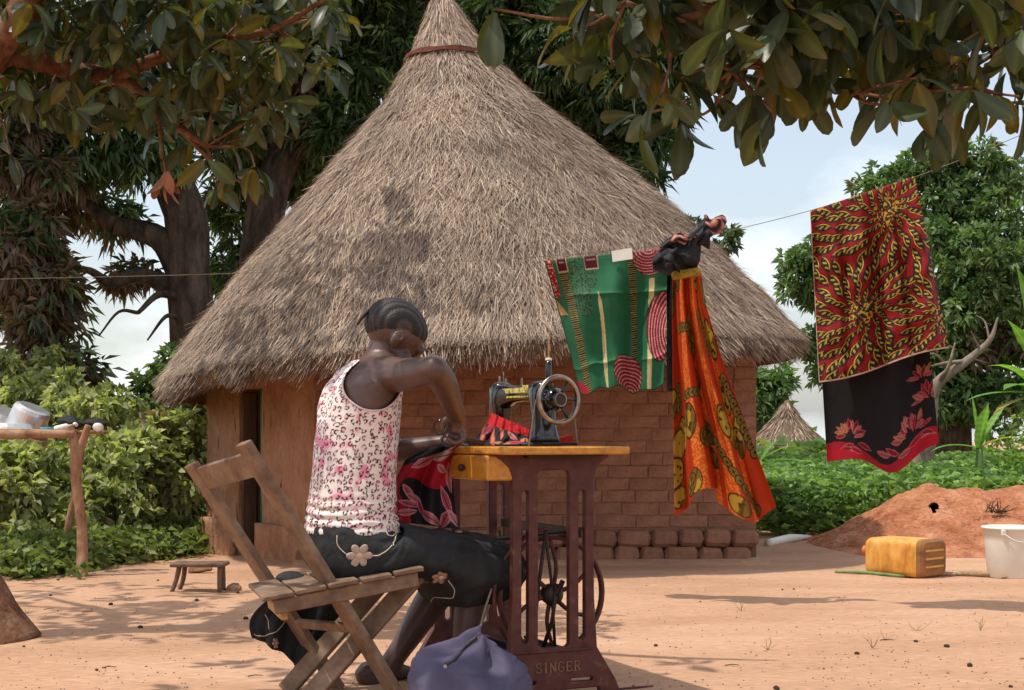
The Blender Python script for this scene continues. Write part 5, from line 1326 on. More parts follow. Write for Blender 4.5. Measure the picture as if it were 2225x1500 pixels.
def paint_orange(u, v):
    u, v = u.ravel(), v.ravel(); x, y = u * .62, v * 1.12
    col = np.tile(np.array([.44, .036, .006]), (x.size, 1))
    n1 = fnoise(x * 9 + 2, y * 6, 51, 3)
    dots = (vnoise(x * 190, y * 190, 5) > .6)
    for c, w_ in ((.17, .030), (.40, .034), (.52, .03), (.30, .018)):
        b = np.abs(x - c - .015 * np.sin(y * 6 + c * 9)) < w_
        put(col, b, (.62, .085, .012)); put(col, b & dots, (.70, .24, .03))
    r = np.random.default_rng(12)
    for i in range(30):
        cx, cy, a = r.uniform(0, .62), r.uniform(0, 1.12), r.uniform(-.5, .5); rx, ry = r.uniform(.03, .055), r.uniform(.05, .10)
        d = np.hypot((x - cx) / rx, (y - cy) / ry)
        put(col, d < 1.0, (.03, .022, .008)); put(col, d < .90, (.20, .105, .012)); put(col, (d < .9) & (np.sin(x * 160 + y * 60 + 3 * n1) > .6), (.09, .05, .01))
        put(col, (d < .85) & (n1 > .55), (.44, .27, .03)); put(col, (d < .8) & (vnoise(x * 60, y * 60, i) > .72), (.07, .04, .01))
    for x0_, y0_, dx, dy, n_ in ((.05, .55, .0, .045, 3), (.13, .62, .030, 0.0, 6), (.11, .28, .028, .002, 5), (.36, .80, .022, .035, 9), (.46, .20, .004, .04, 5), (.58, .5, .004, .04, 10)):
        for i in range(n_):
            d = np.hypot((x - x0_ - dx * i) / .026, (y - y0_ - dy * i) / .026)
            put(col, d < 1.05, (.02, .016, .006)); put(col, d < .85, (.22, .14, .028)); put(col, (d < .8) & (np.abs(((np.arctan2(y - y0_ - dy * i, x - x0_ - dx * i) * 1.9) % 1) - .5) < .09), (.05, .03, .01)); put(col, d < .26, (.03, .02, .01))
    return col
sk = thing('orange_skirt', 'orange and ochre printed skirt hanging by its waist from the line', 'skirt', P(1550, 860, 6.66), CG)
nu, nv = 260, 330
u = np.linspace(0, 1, nu); v = np.linspace(0, 1, nv); U, Vv = np.meshgrid(u, v)
Lx = np.interp(Vv, [0, .1, .4, 1], [1462, 1460, 1461, 1466]); Rx = np.interp(Vv, [0, .15, .4, .7, 1], [1522, 1534, 1572, 1630, 1686])
PXs = Lx + (Rx - Lx) * (U + .035 * np.sin(U * 19) * Vv); PYs = 592 + Vv * (505 + 30 * np.sin(U * 7.2 + 2.2) + 22 * (U > .42) - 12 * U) - 6 * U
PXs = PXs - 0.18 * (Rx - Lx) * np.exp(-((U - .46) / .05) ** 2) * sstep(.1, .6, Vv) * .35
Yd = 6.66 + (.060 * np.sin(U * 15 + .6) + .022 * np.sin(U * 33)) * (.25 + .75 * Vv) - .05 * (U - .5) + .05 * np.sin(U * 3.1)
v_, q = gridmesh(np.stack([(PXs - CX) / F * Yd, Yd, CH + (HY - PYs) / F * Yd], -1))
o = mk('skirt_cloth', v_, q, m_print, sk, smooth=True, col=paint_orange(U, Vv)); o.modifiers.new('solid', 'SOLIDIFY').thickness = .0015
wb = [lerp(P(1460, 600, 6.64), P(1521, 590, 6.60), t) for t in np.linspace(0, 1, 9)]
wbm = M('yellow_waistband', [(.20, .12, .012), (.42, .28, .03)], scale=60, rough=.8)
mk('waistband', *board(wb[0], wb[-1], uz, .040, .03, .006, nseg=4), wbm, sk, smooth=True)
bk = np.array([[P(1448 + 16 * a + 2 * b, 585 + 265 * b, 6.74 + .02 * math.sin(a * 5 + b * 3)) for a in np.linspace(0, 1.2, 14)] for b in np.linspace(0, 1, 30)])
o = mk('skirt_lining', *gridmesh(bk), m_blackcl, sk, smooth=True); o.modifiers.new('solid', 'SOLIDIFY').thickness = .002
# black blouse bundled over the line
bl = thing('black_blouse', 'black blouse with pink printed sleeve bundled over the line', 'blouse', P(1480, 545, 6.66), CG)
def crumple(rs, cs, seed, n=40, amp=.25):
    rr = []
    pts = curve_pts(cs, 7); rad = np.interp(np.linspace(0, 1, len(pts)), np.linspace(0, 1, len(rs)), rs)
    Tn, N_, B_ = frames(pts); a = np.arange(n) / n * 2 * np.pi
    for i in range(len(pts)):
        k = rad[i] * (1 + amp * (np.sin(a * 3 + seed + i * .12) * .5 + np.sin(a * 5 + seed * 2 - i * .2) * .4 + (fnoise(np.cos(a) * 2 + seed, np.sin(a) * 2 + i * .15, seed, 3) - .5)))
        rr.append(pts[i] + (np.cos(a) * k)[:, None] * N_[i] + (np.sin(a) * k * .75)[:, None] * B_[i])
    return np.array(rr)
def paint_pink(t, a):
    """t along, a around: stripes of the printed sleeve"""
    c = np.tile(np.array([.030, .024, .028]), (t.size, 1)); ph_ = a * 3 + 2.2 * np.sin(t * 5) + 2 * fnoise(t * 3, a, 6, 2)
    st = np.sin(ph_ * 2)
    c[st > -.2] = (.30, .055, .075); c[st > .35] = (.44, .17, .17); c[st > .86] = (.46, .26, .14)
    return c
U, Vv = np.meshgrid(np.linspace(0, 1, 70), np.linspace(0, 1, 60))
def sheet(TLx, TLy, TRx, TRy, BRx, BRy, BLx, BLy, Y0, seed, amp):
    px = (TLx * (1 - U) + TRx * U) * (1 - Vv) + (BLx * (1 - U) + BRx * U) * Vv; py = (TLy * (1 - U) + TRy * U) * (1 - Vv) + (BLy * (1 - U) + BRy * U) * Vv
    py = py + 7 * np.sin(U * 7 + seed) * (1 - Vv) + 6 * np.sin(U * 9 + seed * 2) * Vv; px = px + 5 * np.sin(Vv * 7 + seed) * (U - .5)
    n_ = fnoise(U * 4 + seed, Vv * 4, seed, 3)
    Yd = Y0 + amp * (np.sin(U * 9 + Vv * 5 + 4 * n_) * .6 + np.sin(Vv * 11 - U * 6 + 5 * n_) * .4 + 1.4 * (n_ - .5)) - .03 * np.sin(np.pi * U) * np.sin(np.pi * Vv)
    return np.stack([(px - CX) / F * Yd, Yd, CH + (HY - py) / F * Yd], -1)
for nm2, args in (('blouse_front', (1440, 528, 1530, 498, 1513, 586, 1416, 580, 6.60, 3, .030)), ('blouse_back', (1436, 534, 1524, 506, 1500, 596, 1430, 592, 6.72, 5, .020)), ('blouse_fold', (1418, 556, 1470, 532, 1476, 596, 1420, 592, 6.57, 8, .020))):
    v_, q = gridmesh(sheet(*args)); o = mk(nm2, v_, q, m_blackcl, bl, smooth=True); o.modifiers.new('solid', 'SOLIDIFY').thickness = .003
v_, q = gridmesh(sheet(1452, 519, 1512, 505, 1512, 518, 1466, 532, 6.575, 2, .014))
o = mk('printed_yoke', v_, q, m_print, bl, smooth=True, col=paint_pink(U.ravel() * 1.2, Vv.ravel() * 2)); o.modifiers.new('solid', 'SOLIDIFY').thickness = .003
R2 = crumple([.050, .040, .042, .050, .046, .016], [P(1516, 528, 6.63), P(1528, 508, 6.62), P(1540, 496, 6.62), P(1551, 489, 6.61), P(1556, 480, 6.61), P(1553, 473, 6.61)], 5, 64, .34)
R2 = np.array(curve_pts(R2.reshape(len(R2), -1), 3)).reshape(-1, 64, 3)
tt2, aa2 = np.meshgrid(np.linspace(0, 1, len(R2)), np.linspace(0, 6.283, 64), indexing='ij')
cc2 = paint_pink(tt2.ravel() * 1.5, aa2.ravel()); cc2[tt2.ravel() < .42] = (.022, .022, .024)
v_, f_l = loft(R2); mk('sleeve', v_, f_l, m_print, bl, smooth=True, col=cc2)
props(mk('paper_label', *board(P(1330, 558, 6.745), P(1374, 551, 6.715), uz, .052, .003, .0005), m_white, loc=P(1352, 555, 6.75)), 'small white paper tag folded over the top of the green cloth', 'tag')

# ------------------------------------------------------------------ cloth being sewn, on the lap and under the needle
lapc = thing('sewing_work_cloth', 'black and red floral cloth being sewn, spilling from the table onto her lap', 'cloth', P(940, 1060, 4.33))
nU_, nV_ = 130, 170
u = np.linspace(0, 1, nU_); v = np.linspace(0, 1, nV_); U, Vv = np.meshgrid(u, v)
pxl = np.interp(Vv, [0, .2, .5, .8, 1], [930, 880, 856, 850, 852]); pxr = np.interp(Vv, [0, .2, .5, .8, 1], [1004, 990, 985, 990, 996])
pyl = np.interp(Vv, [0, .2, .5, 1], [975, 1000, 1050, 1132]); pyr = np.interp(Vv, [0, .12, .5, 1], [962, 985, 1050, 1150])
PXl = pxl + (pxr - pxl) * U; PYl = pyl + (pyr - pyl) * U
Yl = 4.33 + .07 * (1 - Vv) + .020 * np.sin(U * 14 + Vv * 3) + .012 * np.sin(U * 25 + 2) * Vv - .02 * np.sin(Vv * 6 + U * 3)
def paint_lap(u, v):
    x, y = u.ravel() * .22, v.ravel() * .27
    col = np.tile(np.array([.014, .013, .014]), (x.size, 1)); r = np.random.default_rng(8)
    put(col, (y > .075 - .05 * (x / .22)) & (y < .135 - .02 * np.sin(x * 30)) & (x > .0), (.36, .010, .025))
    put(col, (x < .045 + .02 * np.sin(y * 30)) & (y > .10), (.34, .010, .022))
    for cx, cy, L, W_, a, fl in ((.09, .055, .055, .020, -.5, (.50, .15, .18)), (.15, .04, .035, .02, -.3, (.52, .36, .24)), (.19, .015, .035, .014, -.2, (.55, .18, .2)), (.20, .115, .055, .013, 1.35, (.50, .15, .15)), (.19, .19, .05, .014, 1.2, (.42, .06, .08)), (.165, .085, .024, .012, .7, (.5, .2, .22)),
                             (.055, .165, .035, .013, .9, (.48, .1, .13)), (.075, .185, .035, .012, .5, (.5, .16, .17)), (.06, .205, .04, .011, .2, (.45, .07, .1)), (.05, .235, .04, .012, -.2, (.5, .12, .14)), (.13, .245, .04, .016, .6, (.5, .14, .15)), (.18, .245, .035, .016, 2.2, (.45, .09, .11)), (.21, .24, .03, .014, 1.0, (.5, .2, .2)), (.10, .215, .03, .01, 1.2, (.36, .03, .05))):
        petal(col, x, y, cx, cy, L, W_, a, fl, (.60, .26, .28))
    return col
v_, q = gridmesh(np.stack([(PXl - CX) / F * Yl, Yl, CH + (HY - PYl) / F * Yl], -1))
o = mk('hanging_end', v_, q, m_print, lapc, smooth=True, col=paint_lap(U, Vv)); o.modifiers.new('solid', 'SOLIDIFY').thickness = .002
# crumpled part on the table
U, Vv = np.meshgrid(np.linspace(0, 1, 130), np.linspace(0, 1, 110))
pxl = np.interp(Vv, [0, .25, .7, 1], [1066, 1058, 1035, 1018]); pxr = np.interp(Vv, [0, .3, .7, 1], [1150, 1156, 1152, 1140])
pyl = np.interp(Vv, [0, .3, .75, 1], [897, 922, 955, 969]); pyr = np.interp(Vv, [0, .3, .7, 1], [934, 952, 962, 968])
PXl = pxl + (pxr - pxl) * U; PYl = pyl + (pyr - pyl) * U
Yl = 4.50 + .05 * (1 - Vv) - .10 * U - .05 * Vv + .012 * np.sin(U * 15 + Vv * 6) * Vv + .006 * np.sin(U * 34)
def paint_top(u, v):
    x, y = u.ravel() * .16, v.ravel() * .12
    col = np.tile(np.array([.016, .014, .016]), (x.size, 1))
    st_ = (np.sin((x - y * .5) * 210) > .1) & (y > .03) & (x < .075); put(col, st_, (.45, .07, .05)); put(col, (np.sin((x - y * .5) * 210) > .75) & (y > .03) & (x < .075), (.55, .2, .12))
    for cx, cy, L, W_, a, fl in ((.10, .06, .03, .010, .8, (.5, .15, .15)), (.145, .075, .022, .016, 1.5, (.5, .2, .08)), (.12, .10, .03, .014, -.3, (.45, .04, .07)), (.09, .105, .03, .01, .1, (.42, .25, .14)), (.02, .05, .025, .01, 1.8, (.4, .03, .07))):
        petal(col, x, y, cx, cy, L, W_, a, fl)
    put(col, y < .036, (.46, .012, .016)); put(col, (np.abs(x - .03) < .0012) & (y < .036), (.3, .008, .01))
    return col
v_, q = gridmesh(np.stack([(PXl - CX) / F * Yl, Yl, CH + (HY - PYl) / F * Yl], -1))
o = mk('table_end', v_, q, m_print, lapc, smooth=True, col=paint_top(U, Vv)); o.modifiers.new('solid', 'SOLIDIFY').thickness = .002
bx = np.array([[P(1195 + 50 * a, 945 + 24 * b + 4 * a - 3 * math.sin(a * 9), 4.62 + .03 * b + .01 * math.sin(a * 7)) for a in np.linspace(0, 1, 20)] for b in np.linspace(0, 1, 10)])
o = mk('far_end', *gridmesh(bx), M('plain_red_cloth', [(.22, .008, .010), (.30, .012, .014)], scale=20, rough=.8), lapc, smooth=True); o.modifiers.new('solid', 'SOLIDIFY').thickness = .002

# ------------------------------------------------------------------ bag in front
bag = thing('cloth_bag', 'purple grey cloth bag slumped on the ground in front of the treadle stand', 'bag', (-.11, 3.92, 0))
rings = []
na = 72; a = np.arange(na) / na * 2 * np.pi
for z_, rx, ry, cx, cy, fo in ((.0, .125, .12, -.115, 3.93, .01), (.025, .150, .14, -.115, 3.93, .03), (.07, .156, .145, -.118, 3.93, .05), (.115, .150, .132, -.12, 3.93, .07), (.145, .132, .11, -.118, 3.94, .10), (.163, .108, .085, -.112, 3.95, .13), (.178, .076, .06, -.10, 3.955, .16), (.192, .046, .04, -.088, 3.96, .2), (.206, .028, .026, -.08, 3.96, .24), (.216, .012, .012, -.076, 3.96, .1)):
    sq = lambda t: np.sign(t) * np.abs(t) ** .85
    k = 1 + fo * (np.sin(a * 5 + z_ * 14) + .6 * np.sin(a * 9 + 1 + z_ * 9)) + .05 * np.sin(a * 2 + 1)
    rings.append(np.stack([cx + rx * sq(np.cos(a)) * k, cy + ry * sq(np.sin(a)) * k, z_ + (.014 * np.sin(a * 4 + 2) + .016 * np.sin(a * 2 + .6) - .02 * np.cos(a)) * (z_ > .05)], -1))
Rb = np.array(curve_pts(np.array(rings).reshape(len(rings), -1), 5)).reshape(-1, na, 3)
nz_ = fnoise(np.arange(Rb.shape[0])[:, None] * .13, a[None, :] * 2.0, 13, 4) - .5
ctr = Rb.mean(1, keepdims=True); Rb = Rb + nrm(np.array([1, 1, 1])) * 0 + (Rb - ctr) * (nz_ * .26 - .075 * np.exp(-((np.abs(((a[None, :] * 1.3 + .8 * np.sin(np.arange(Rb.shape[0])[:, None] * .15)) % 1) - .5)) / .07) ** 2) * np.clip(np.arange(Rb.shape[0])[:, None] / 12 - .6, 0, 1))[..., None]
bb = mk('bag_body', *loft(Rb), m_bag, bag, smooth=True)
bvb = bvh_of(bb)
zp = [lay(bvb, x, y, .004)[0] for x, y in ((1035, 1385), (1018, 1398), (1003, 1415), (990, 1432), (978, 1440), (968, 1446))]
zp = [x for x in zp if x is not None]
if len(zp) > 2:
    zipo = mk('zip', *tube(curve_pts(zp, 6), .0045, 6), m_cord, bag, smooth=True)
    z0 = zp[-1]; mk('zip_pull', *board(z0 + [0, -.006, 0], z0 + [.0, -.012, -.030], (1, 0, 0), .009, .003, .001), m_chrome, zipo)
mk('drawstring', *ctube([P(1040, 1378, 3.95), P(1052, 1330, 4.05), P(1068, 1280, 4.15)], [.0032, .003, .003], 5, 6), m_string, bag, smooth=True)

# ------------------------------------------------------------------ drying shelf at left with its load
shelf = thing('drying_shelf', 'rough pole drying shelf on forked posts in front of the hedge', 'shelf', G(175, 1252))
g0 = G(178, 1254, -.03)
mk('post', *ctube([g0, P(178, 1150, 8.0), P(165, 1040, 8.0), P(166, 985, 8.0), P(158, 945, 8.0), P(152, 925, 8.0)], [.036, .030, .030, .034, .026, .018], 6, 10), m_pole, shelf, smooth=True)
mk('fork', *ctube([P(170, 985, 8.0), P(182, 955, 7.99), P(192, 925, 7.98)], [.024, .022, .018], 5, 9), m_pole, shelf, smooth=True)
mk('post', *ctube([G(155, 1222, -.03), P(146, 1165, 8.75), P(165, 1060, 8.75), P(180, 940, 8.75)], [.026, .024, .022, .02], 6, 9), m_pole, shelf, smooth=True)
mk('beam', *ctube([P(-260, 948, 7.98), P(-60, 945, 7.97), P(60, 944, 7.97), P(160, 944, 7.97)], [.026, .027, .026, .022], 5, 9), m_pole, shelf, smooth=True)
mk('beam', *ctube([P(-260, 944, 8.72), P(0, 944, 8.72), P(190, 944, 8.72)], [.024, .024, .02], 5, 9), m_pole, shelf, smooth=True)
for k in range(9):
    Yk = 8.02 + k * .085; j = rng.normal(0, 3)
    mk('shelf_pole', *ctube([P(-280, 938 + j * .3, Yk), P(20, 937, Yk), P(212 + rng.uniform(-12, 26), 940, Yk)], [.013, .014, .010], 4, 7), m_pole, shelf, smooth=True)
# upturned pot, basins
pc = P(62, 912, 8.30); ax = nrm(np.array([.42, -.1, .9])); 
pot = mk('cooking_pot', *lathe([(.145, -.075), (.145, -.070), (.118, -.066), (.112, -.03), (.108, .05), (.100, .072), (.085, .080), (.02, .082)], 36, pc, ax), m_alu, smooth=False, loc=pc)
props(pot, 'aluminium cooking pot lying upside down and tilted on the shelf', 'pot')
for (x, y, R, h, lab, tl) in ((10, 915, .19, .06, 'wide aluminium basin leaning behind the upturned pot on the shelf', (.25, -.1, .95)), (15, 932, .24, .035, 'flat aluminium tray lying under the upturned pot', (.03, -.02, 1))):
    c = P(x, y, 8.42 if R < .2 else 8.30)
    props(mk('aluminium_basin', *lathe([(R, -h), (R * 1.02, -h + .006), (R * .97, -h + .01), (R * .86, h * .5), (R * .8, h), (.02, h * 1.05)], 36, c, nrm(tl)), m_alu, loc=c), lab, 'basin')
c = P(104, 933, 8.15); props(mk('blue_tub', *lathe([(.04, -.012), (.045, .004), (.042, .012)], 18, c), m_blue, loc=c), 'flat blue plastic lid beside the pot on the shelf', 'lid')
def bottle(c, ax, L, r, mat, lab):
    v, f = lathe([(r * .6, 0), (r, .006), (r, L * .72), (r * .5, L * .82), (r * .38, L * .86), (r * .42, L)], 14, c, ax)
    props(mk('bottle', v, f, mat, smooth=True, loc=c), lab, 'bottle')
bottle(P(118, 934, 8.1), (1, .2, .25), .10, .020, m_white, 'small cream bottle lying left of the forked post')
bottle(P(166, 924, 8.05), (.1, -1, .1), .06, .012, m_white, 'tiny pale bottle lying in the fork of the post')
c = P(213, 929, 8.02); props(mk('white_roll', *lathe([(.008, -.05), (.024, -.048), (.026, -.02), (.024, .03), (.01, .034)], 18, c, (.1, -1, .05)), m_white, smooth=True, loc=c), 'white round roll at the right end of the shelf', 'roll')
for lab, cc, sz in (('black cloth bundle heaped left of the forked post on the shelf', P(150, 920, 8.2), (.075, .06, .035)), ('dark cloth bundle right of the forked post on the shelf', P(205, 922, 8.25), (.06, .05, .033))):
    v, f = ellip(cc, (1, 0, -.15), (0, 1, 0), (0, 0, 1), *sz, 26, 16)
    v = v + (fnoise(v[:, 0] * 28 + 3, v[:, 2] * 40 + v[:, 1] * 20, 19, 3) - .5)[:, None] * np.array([.03, .02, .035])
    props(mk('cloth_bundle', v, f, m_blackcl, smooth=True, loc=cc), lab, 'cloth bundle')

# ------------------------------------------------------------------ low stool, wood offcut, stone
st0 = G(432, 1288); Ys = st0[1]
stool = thing('low_stool', 'small low wooden stool standing on the earth left of the chair', 'stool', st0)
zt = P(0, 1224, Ys)[2]
mk('seat', *board(P(376, 1226, Ys + .02), P(493, 1226, Ys + .02), (0, 1, 0), .16, .020, .005, nseg=3), m_stool, stool)
for px0, px1, dy in ((390, 373, -.05), (402, 390, .06), (478, 477, -.05), (484, 486, .06)):
    a_ = P(px0, 1231, Ys + .02 + dy); b_ = P(px1, 1289, Ys + .02 + dy); b_[2] = gz(b_[0], b_[1]) - .005
    mk('leg', *ctube([a_, (a_ + b_) / 2 + rng.normal(0, .003, 3), b_], [.013, .012, .011], 4, 8), m_stool, stool, smooth=True)
g = G(432, 1248); props(mk('wood_offcut', *board(g + [-.06, 0, .012], g + [.07, .03, .03], (0, .3, 1), .03, .05, .006), m_pole, loc=g), 'short wood offcut lying behind the low stool', 'wood block')
g = G(508, 1284); v, f = ellip(g + [0, 0, .008], (1, 0, 0), (0, 1, 0), (0, 0, 1), .04, .05, .026, 10, 7); v = v + rng.normal(0, .003, v.shape)
props(mk('stone', v, f, m_pole, loc=g), 'brown stone on the ground right of the low stool', 'stone')

# ------------------------------------------------------------------ jerrycan, bucket, ground litter at right
jc0 = G(1965, 1250); jr = math.radians(47)
can = thing('jerrycan', 'yellow plastic jerrycan lying on its side on the earth', 'jerrycan', jc0)
jx = np.array([math.cos(jr), -math.sin(jr), 0]); jy = np.array([math.sin(jr), math.cos(jr), 0])   # jx: towards the can's base
def jring(t, hw, hh, ex=.30):
    a = np.arange(40) / 40 * 2 * np.pi; sq = lambda q: np.sign(q) * np.abs(q) ** ex
    return jc0 + jx * t * .92 + uz * .107 + (sq(np.cos(a)) * hw)[:, None] * jy + (sq(np.sin(a)) * hh)[:, None] * uz
js = []
for t, s in ((-.20, .74), (-.193, .88), (-.175, .97), (-.15, 1), (-.10, 1.0), (-.095, .985), (-.085, .985), (-.08, 1.0), (.0, 1.0), (.005, .985), (.015, .985), (.02, 1), (.10, 1), (.105, .985), (.115, .985), (.12, 1), (.165, 1), (.18, .96), (.188, .86)):
    js.append(jring(t, .135 * s, .107 * s))
mk('can_body', *loft(np.array(js)), m_yellow, can, smooth=True)
bse = mk('can_base', *loft(np.array([jring(.170, .1375, .1095, .28), jring(.192, .132, .104), jring(.2065, .118, .092)])), m_canbrown, can)  # base end coloured darker and browner than the can body
for k in (-.045, .0, .045):
    mk('base_rib', *board(jc0 + jx * .190 + uz * (.107 + k) - jy * .095, jc0 + jx * .190 + uz * (.107 + k) + jy * .095, uz, .012, .008, .003), m_yellow, bse)
mk('cap', *lathe([(.022, 0), (.026, .006), (.026, .024), (.02, .03)], 18, jc0 - jx * .198 + uz * .135 - jy * .06, -jx), M('orange_cap', [(.5, .16, .04), (.6, .2, .06)], scale=20, rough=.6), can)
mk('can_handle', *ctube([jc0 - jx * .19 + uz * .07 + jy * .05, jc0 - jx * .225 + uz * .09 + jy * .04, jc0 - jx * .225 + uz * .12 + jy * .0, jc0 - jx * .19 + uz * .13 - jy * .02], [.012, .013, .013, .012], 5, 8), m_yellow, can, smooth=True)
bc = G(2196, 1256); bc = np.array([(2200 - CX) / F * 7.9, 7.9, float(gz(2.78, 7.9))])
bk_ = thing('white_bucket', 'off white plastic bucket standing at the right edge of the yard', 'bucket', bc)
mk('bucket_body', *lathe([(.01, .002), (.128, .0), (.132, .006), (.150, .20), (.156, .268), (.166, .270), (.167, .278), (.160, .282), (.153, .278), (.146, .20), (.124, .012), (.01, .010)], 40, bc, caps=False), m_white, bk_, smooth=True)
mk('rim_band', *ringtube(bc + [0, 0, .252], uz, .1575, .004, n=40, m=6, rb=.007), m_white, bk_, smooth=True)
lug = bc + [-.095, -.130, .255]
mk('handle_lug', *boxc(lug, (1, 0, 0), (0, 1, 0), uz, .012, .010, .016, .003), m_white, bk_)
mk('handle', *ctube([lug + [0, -.006, -.005], lug + [.05, -.035, -.04], lug + [.12, -.03, -.05], lug + [.19, .01, -.03]], [.003] * 4, 6, 6), m_white, bk_, smooth=True)
g1, g2 = G(1815, 1246, .008), G(1965, 1256, .010)
props(mk('green_stalk', *ctube([g1, (g1 * .6 + g2 * .4) + [0, 0, .006], g2], [.007, .011, .008], 5, 7), m_stem, smooth=True, loc=g1), 'flat green plant stalk lying in front of the jerrycan', 'stalk')
for a_, b_, r, lab in (((2022, 1252), (2078, 1253), .014, 'short dry husk lying right of the jerrycan'), ((2062, 1252), (2165, 1256), .018, 'long dry palm husk lying between jerrycan and bucket'), ((2176, 1259), (2225, 1260), .012, 'dry husk lying in front of the bucket')):
    g1, g2 = G(*a_, r * .8), G(*b_, r * .8)
    props(mk('dry_husk', *ctube([g1, (g1 + g2) / 2 + [0, 0, .004], g2], [r * .5, r, r * .5], 6, 8), m_husk, smooth=True, loc=g1), lab, 'husk', 'dry husks near the bucket')
g1, g2 = G(1668, 1186, .02), G(1762, 1172, .02)
props(mk('white_sack', *ctube([g1, (g1 + g2) / 2 + [0, 0, .01], g2], [.03, .034, .012], 6, 8), m_white, smooth=True, loc=g1), 'crumpled white plastic sack by the right foot of the hut', 'sack')
# seeds and twigs
n = 1700
gxp = rng.uniform(-60, 2290, n); gyp = 1225 + 290 * rng.random(n) ** .8
gY = CH * F / (gyp - HY); gX = (gxp - CX) / F * gY
gp = np.stack([gX, gY, gz(gX, gY) + .001], -1); gr = rng.uniform(.0012, .0042, n) * np.where(rng.random(n) < .04, 1.8, 1)
oc = np.array([(1, 0, 0), (0, 1, 0), (-1, 0, 0), (0, -1, 0), (0, 0, .8), (0, 0, -.5)], float)
gv = gp[:, None] + oc[None] * gr[:, None, None] * rng.uniform(.6, 1.5, (n, 6, 1))
gf = np.array([(0, 1, 4), (1, 2, 4), (2, 3, 4), (3, 0, 4), (1, 0, 5), (2, 1, 5), (3, 2, 5), (0, 3, 5)])
gq = (np.arange(n)[:, None, None] * 6 + gf[None]).reshape(-1, 3)
gc = np.array([(.30, .17, .10), (.24, .13, .08), (.42, .26, .16), (.16, .10, .065)])[rng.integers(0, 4, n)]
props(mk('grit', gv.reshape(-1, 3), gq, m_straw, col=np.repeat(gc, 6, 0)), 'fine brown grit and crumbs strewn over the bare earth', 'grit', kind='stuff')
SEEDS = [(110, 1298), (241, 1318), (428, 1309), (305, 1368), (534, 1349), (43, 1395), (52, 1409), (343, 1263), (126, 1263), (1700, 1285), (1725, 1282), (1862, 1423), (2057, 1405), (1990, 1395), (2107, 1448), (1687, 1497), (2196, 1493), (517, 1291), (1425, 1404), (210, 1461)]
for i, (x, y) in enumerate(SEEDS):
    r = random.uniform(.005, .0095); g = G(x, y, r * .5)
    v, f = ellip(g, (1, rng.normal(0, .4), 0), (0, 1, 0), uz, r * 1.25, r, r * .8, 9, 6); v = v + rng.normal(0, r * .08, v.shape)
    props(mk('seed_pod', v, f, m_seed, smooth=True, loc=g), 'small dark seed pod lying on the bare earth', 'seed pod', 'seed pods scattered over the yard')
for i, (x, y) in enumerate([(1668, 1412), (1895, 1410), (1992, 1372), (2130, 1368), (1925, 1392), (1610, 1326)]):
    g = G(x, y); tw_ = []
    for k in range(5):
        e = g + np.array([rng.normal(0, .03), rng.normal(0, .03), rng.uniform(.015, .06)]); tw_.append(tube(np.array([g, (g + e) / 2 + rng.normal(0, .006, 3), e]), [.0014, .0011, .0006], 4))
    props(mk('dry_sprig', *join(*tw_), m_husk, loc=g), 'tiny dry weed sprig standing in the open earth at right', 'weed sprig', 'dry sprigs in the earth', kind='stuff')
for i, (x, y) in enumerate([(180, 1335), (222, 1457), (538, 1473), (95, 1330), (1912, 1393), (1575, 1446)]):
    g = G(x, y, .003); a = rng.uniform(-.4, .4); e = g + np.array([.05, .02 * a, .002])
    props(mk('twig', *ctube([g, (g + e) / 2 + [0, 0, .003], e], [.002, .0018, .001], 4, 5), m_seed, loc=g), 'short dark twig lying on the swept earth', 'twig', 'twigs on the swept earth')
c = P(2240, 1490, 3.95); props(mk('ground_stick', *ctube([G(1345, 1497, .003), G(1380, 1494, .004), G(1420, 1489, .003)], [.003, .004, .002], 5, 6), m_iron, loc=G(1345, 1497)), 'thin reddish stick lying by the foot of the treadle stand', 'stick')

# ------------------------------------------------------------------ broad leaved shade trees in the foreground
def leaf_mesh(name, seed, wr=.46, curl=.25, wav=.03):
    """unit-length obovate leaf along +X, upper side +Z"""
    r = np.random.default_rng(seed); k = 9
    s = np.array([0, .12, .28, .45, .62, .77, .88, .96, 1.0]); ob_ = seed % 2
    w = (wr * .5 * 1.12 * s ** .8 * np.sqrt(np.clip(1 - s ** 5, 0, 1)) if ob_ else wr * .5 * np.sin(np.pi * s ** 1.15) ** .75); w[0] = .012; w[-1] = .01
    cur = curl * r.uniform(.2, 2.6); z = -cur * s ** 2; x = s * (1 - .12 * cur)
    w = w * (1 + r.normal(0, wav, k))
    V = []; 
    for i in range(k):
        fo = (.10 + .35 * ((seed * 7) % 5) / 5) * w[i]
        V += [(x[i], -w[i], z[i] + fo + r.normal(0, .006)), (x[i], -w[i] * .5, z[i] + fo * .45), (x[i], 0, z[i]), (x[i], w[i] * .5, z[i] + fo * .45), (x[i], w[i], z[i] + fo + r.normal(0, .006))]
    V = np.array(V); idx = np.arange(k * 5).reshape(k, 5)
    q = np.stack([idx[:-1, :-1], idx[:-1, 1:], idx[1:, 1:], idx[1:, :-1]], -1).reshape(-1, 4)
    pals = [(.038, .060, .026), (.062, .084, .044), (.036, .048, .018), (.050, .062, .022), (.105, .092, .016), (.030, .046, .028), (.070, .094, .028)]
    c = np.array(pals[seed % len(pals)]); col = np.tile(c, (len(V), 1)); col[2::5] *= 1.5
    ed = (s > .8); col[np.repeat(ed & (r.random(k) < .3), 5)] *= np.array([1.35, 1.05, .8])
    return V, q, col
LM = []
for sd in range(14):
    V, q, col = leaf_mesh('leaf', sd); LM.append((mesh_data('leaf', V, q, m_bigleaf, True, col), V, q, col))
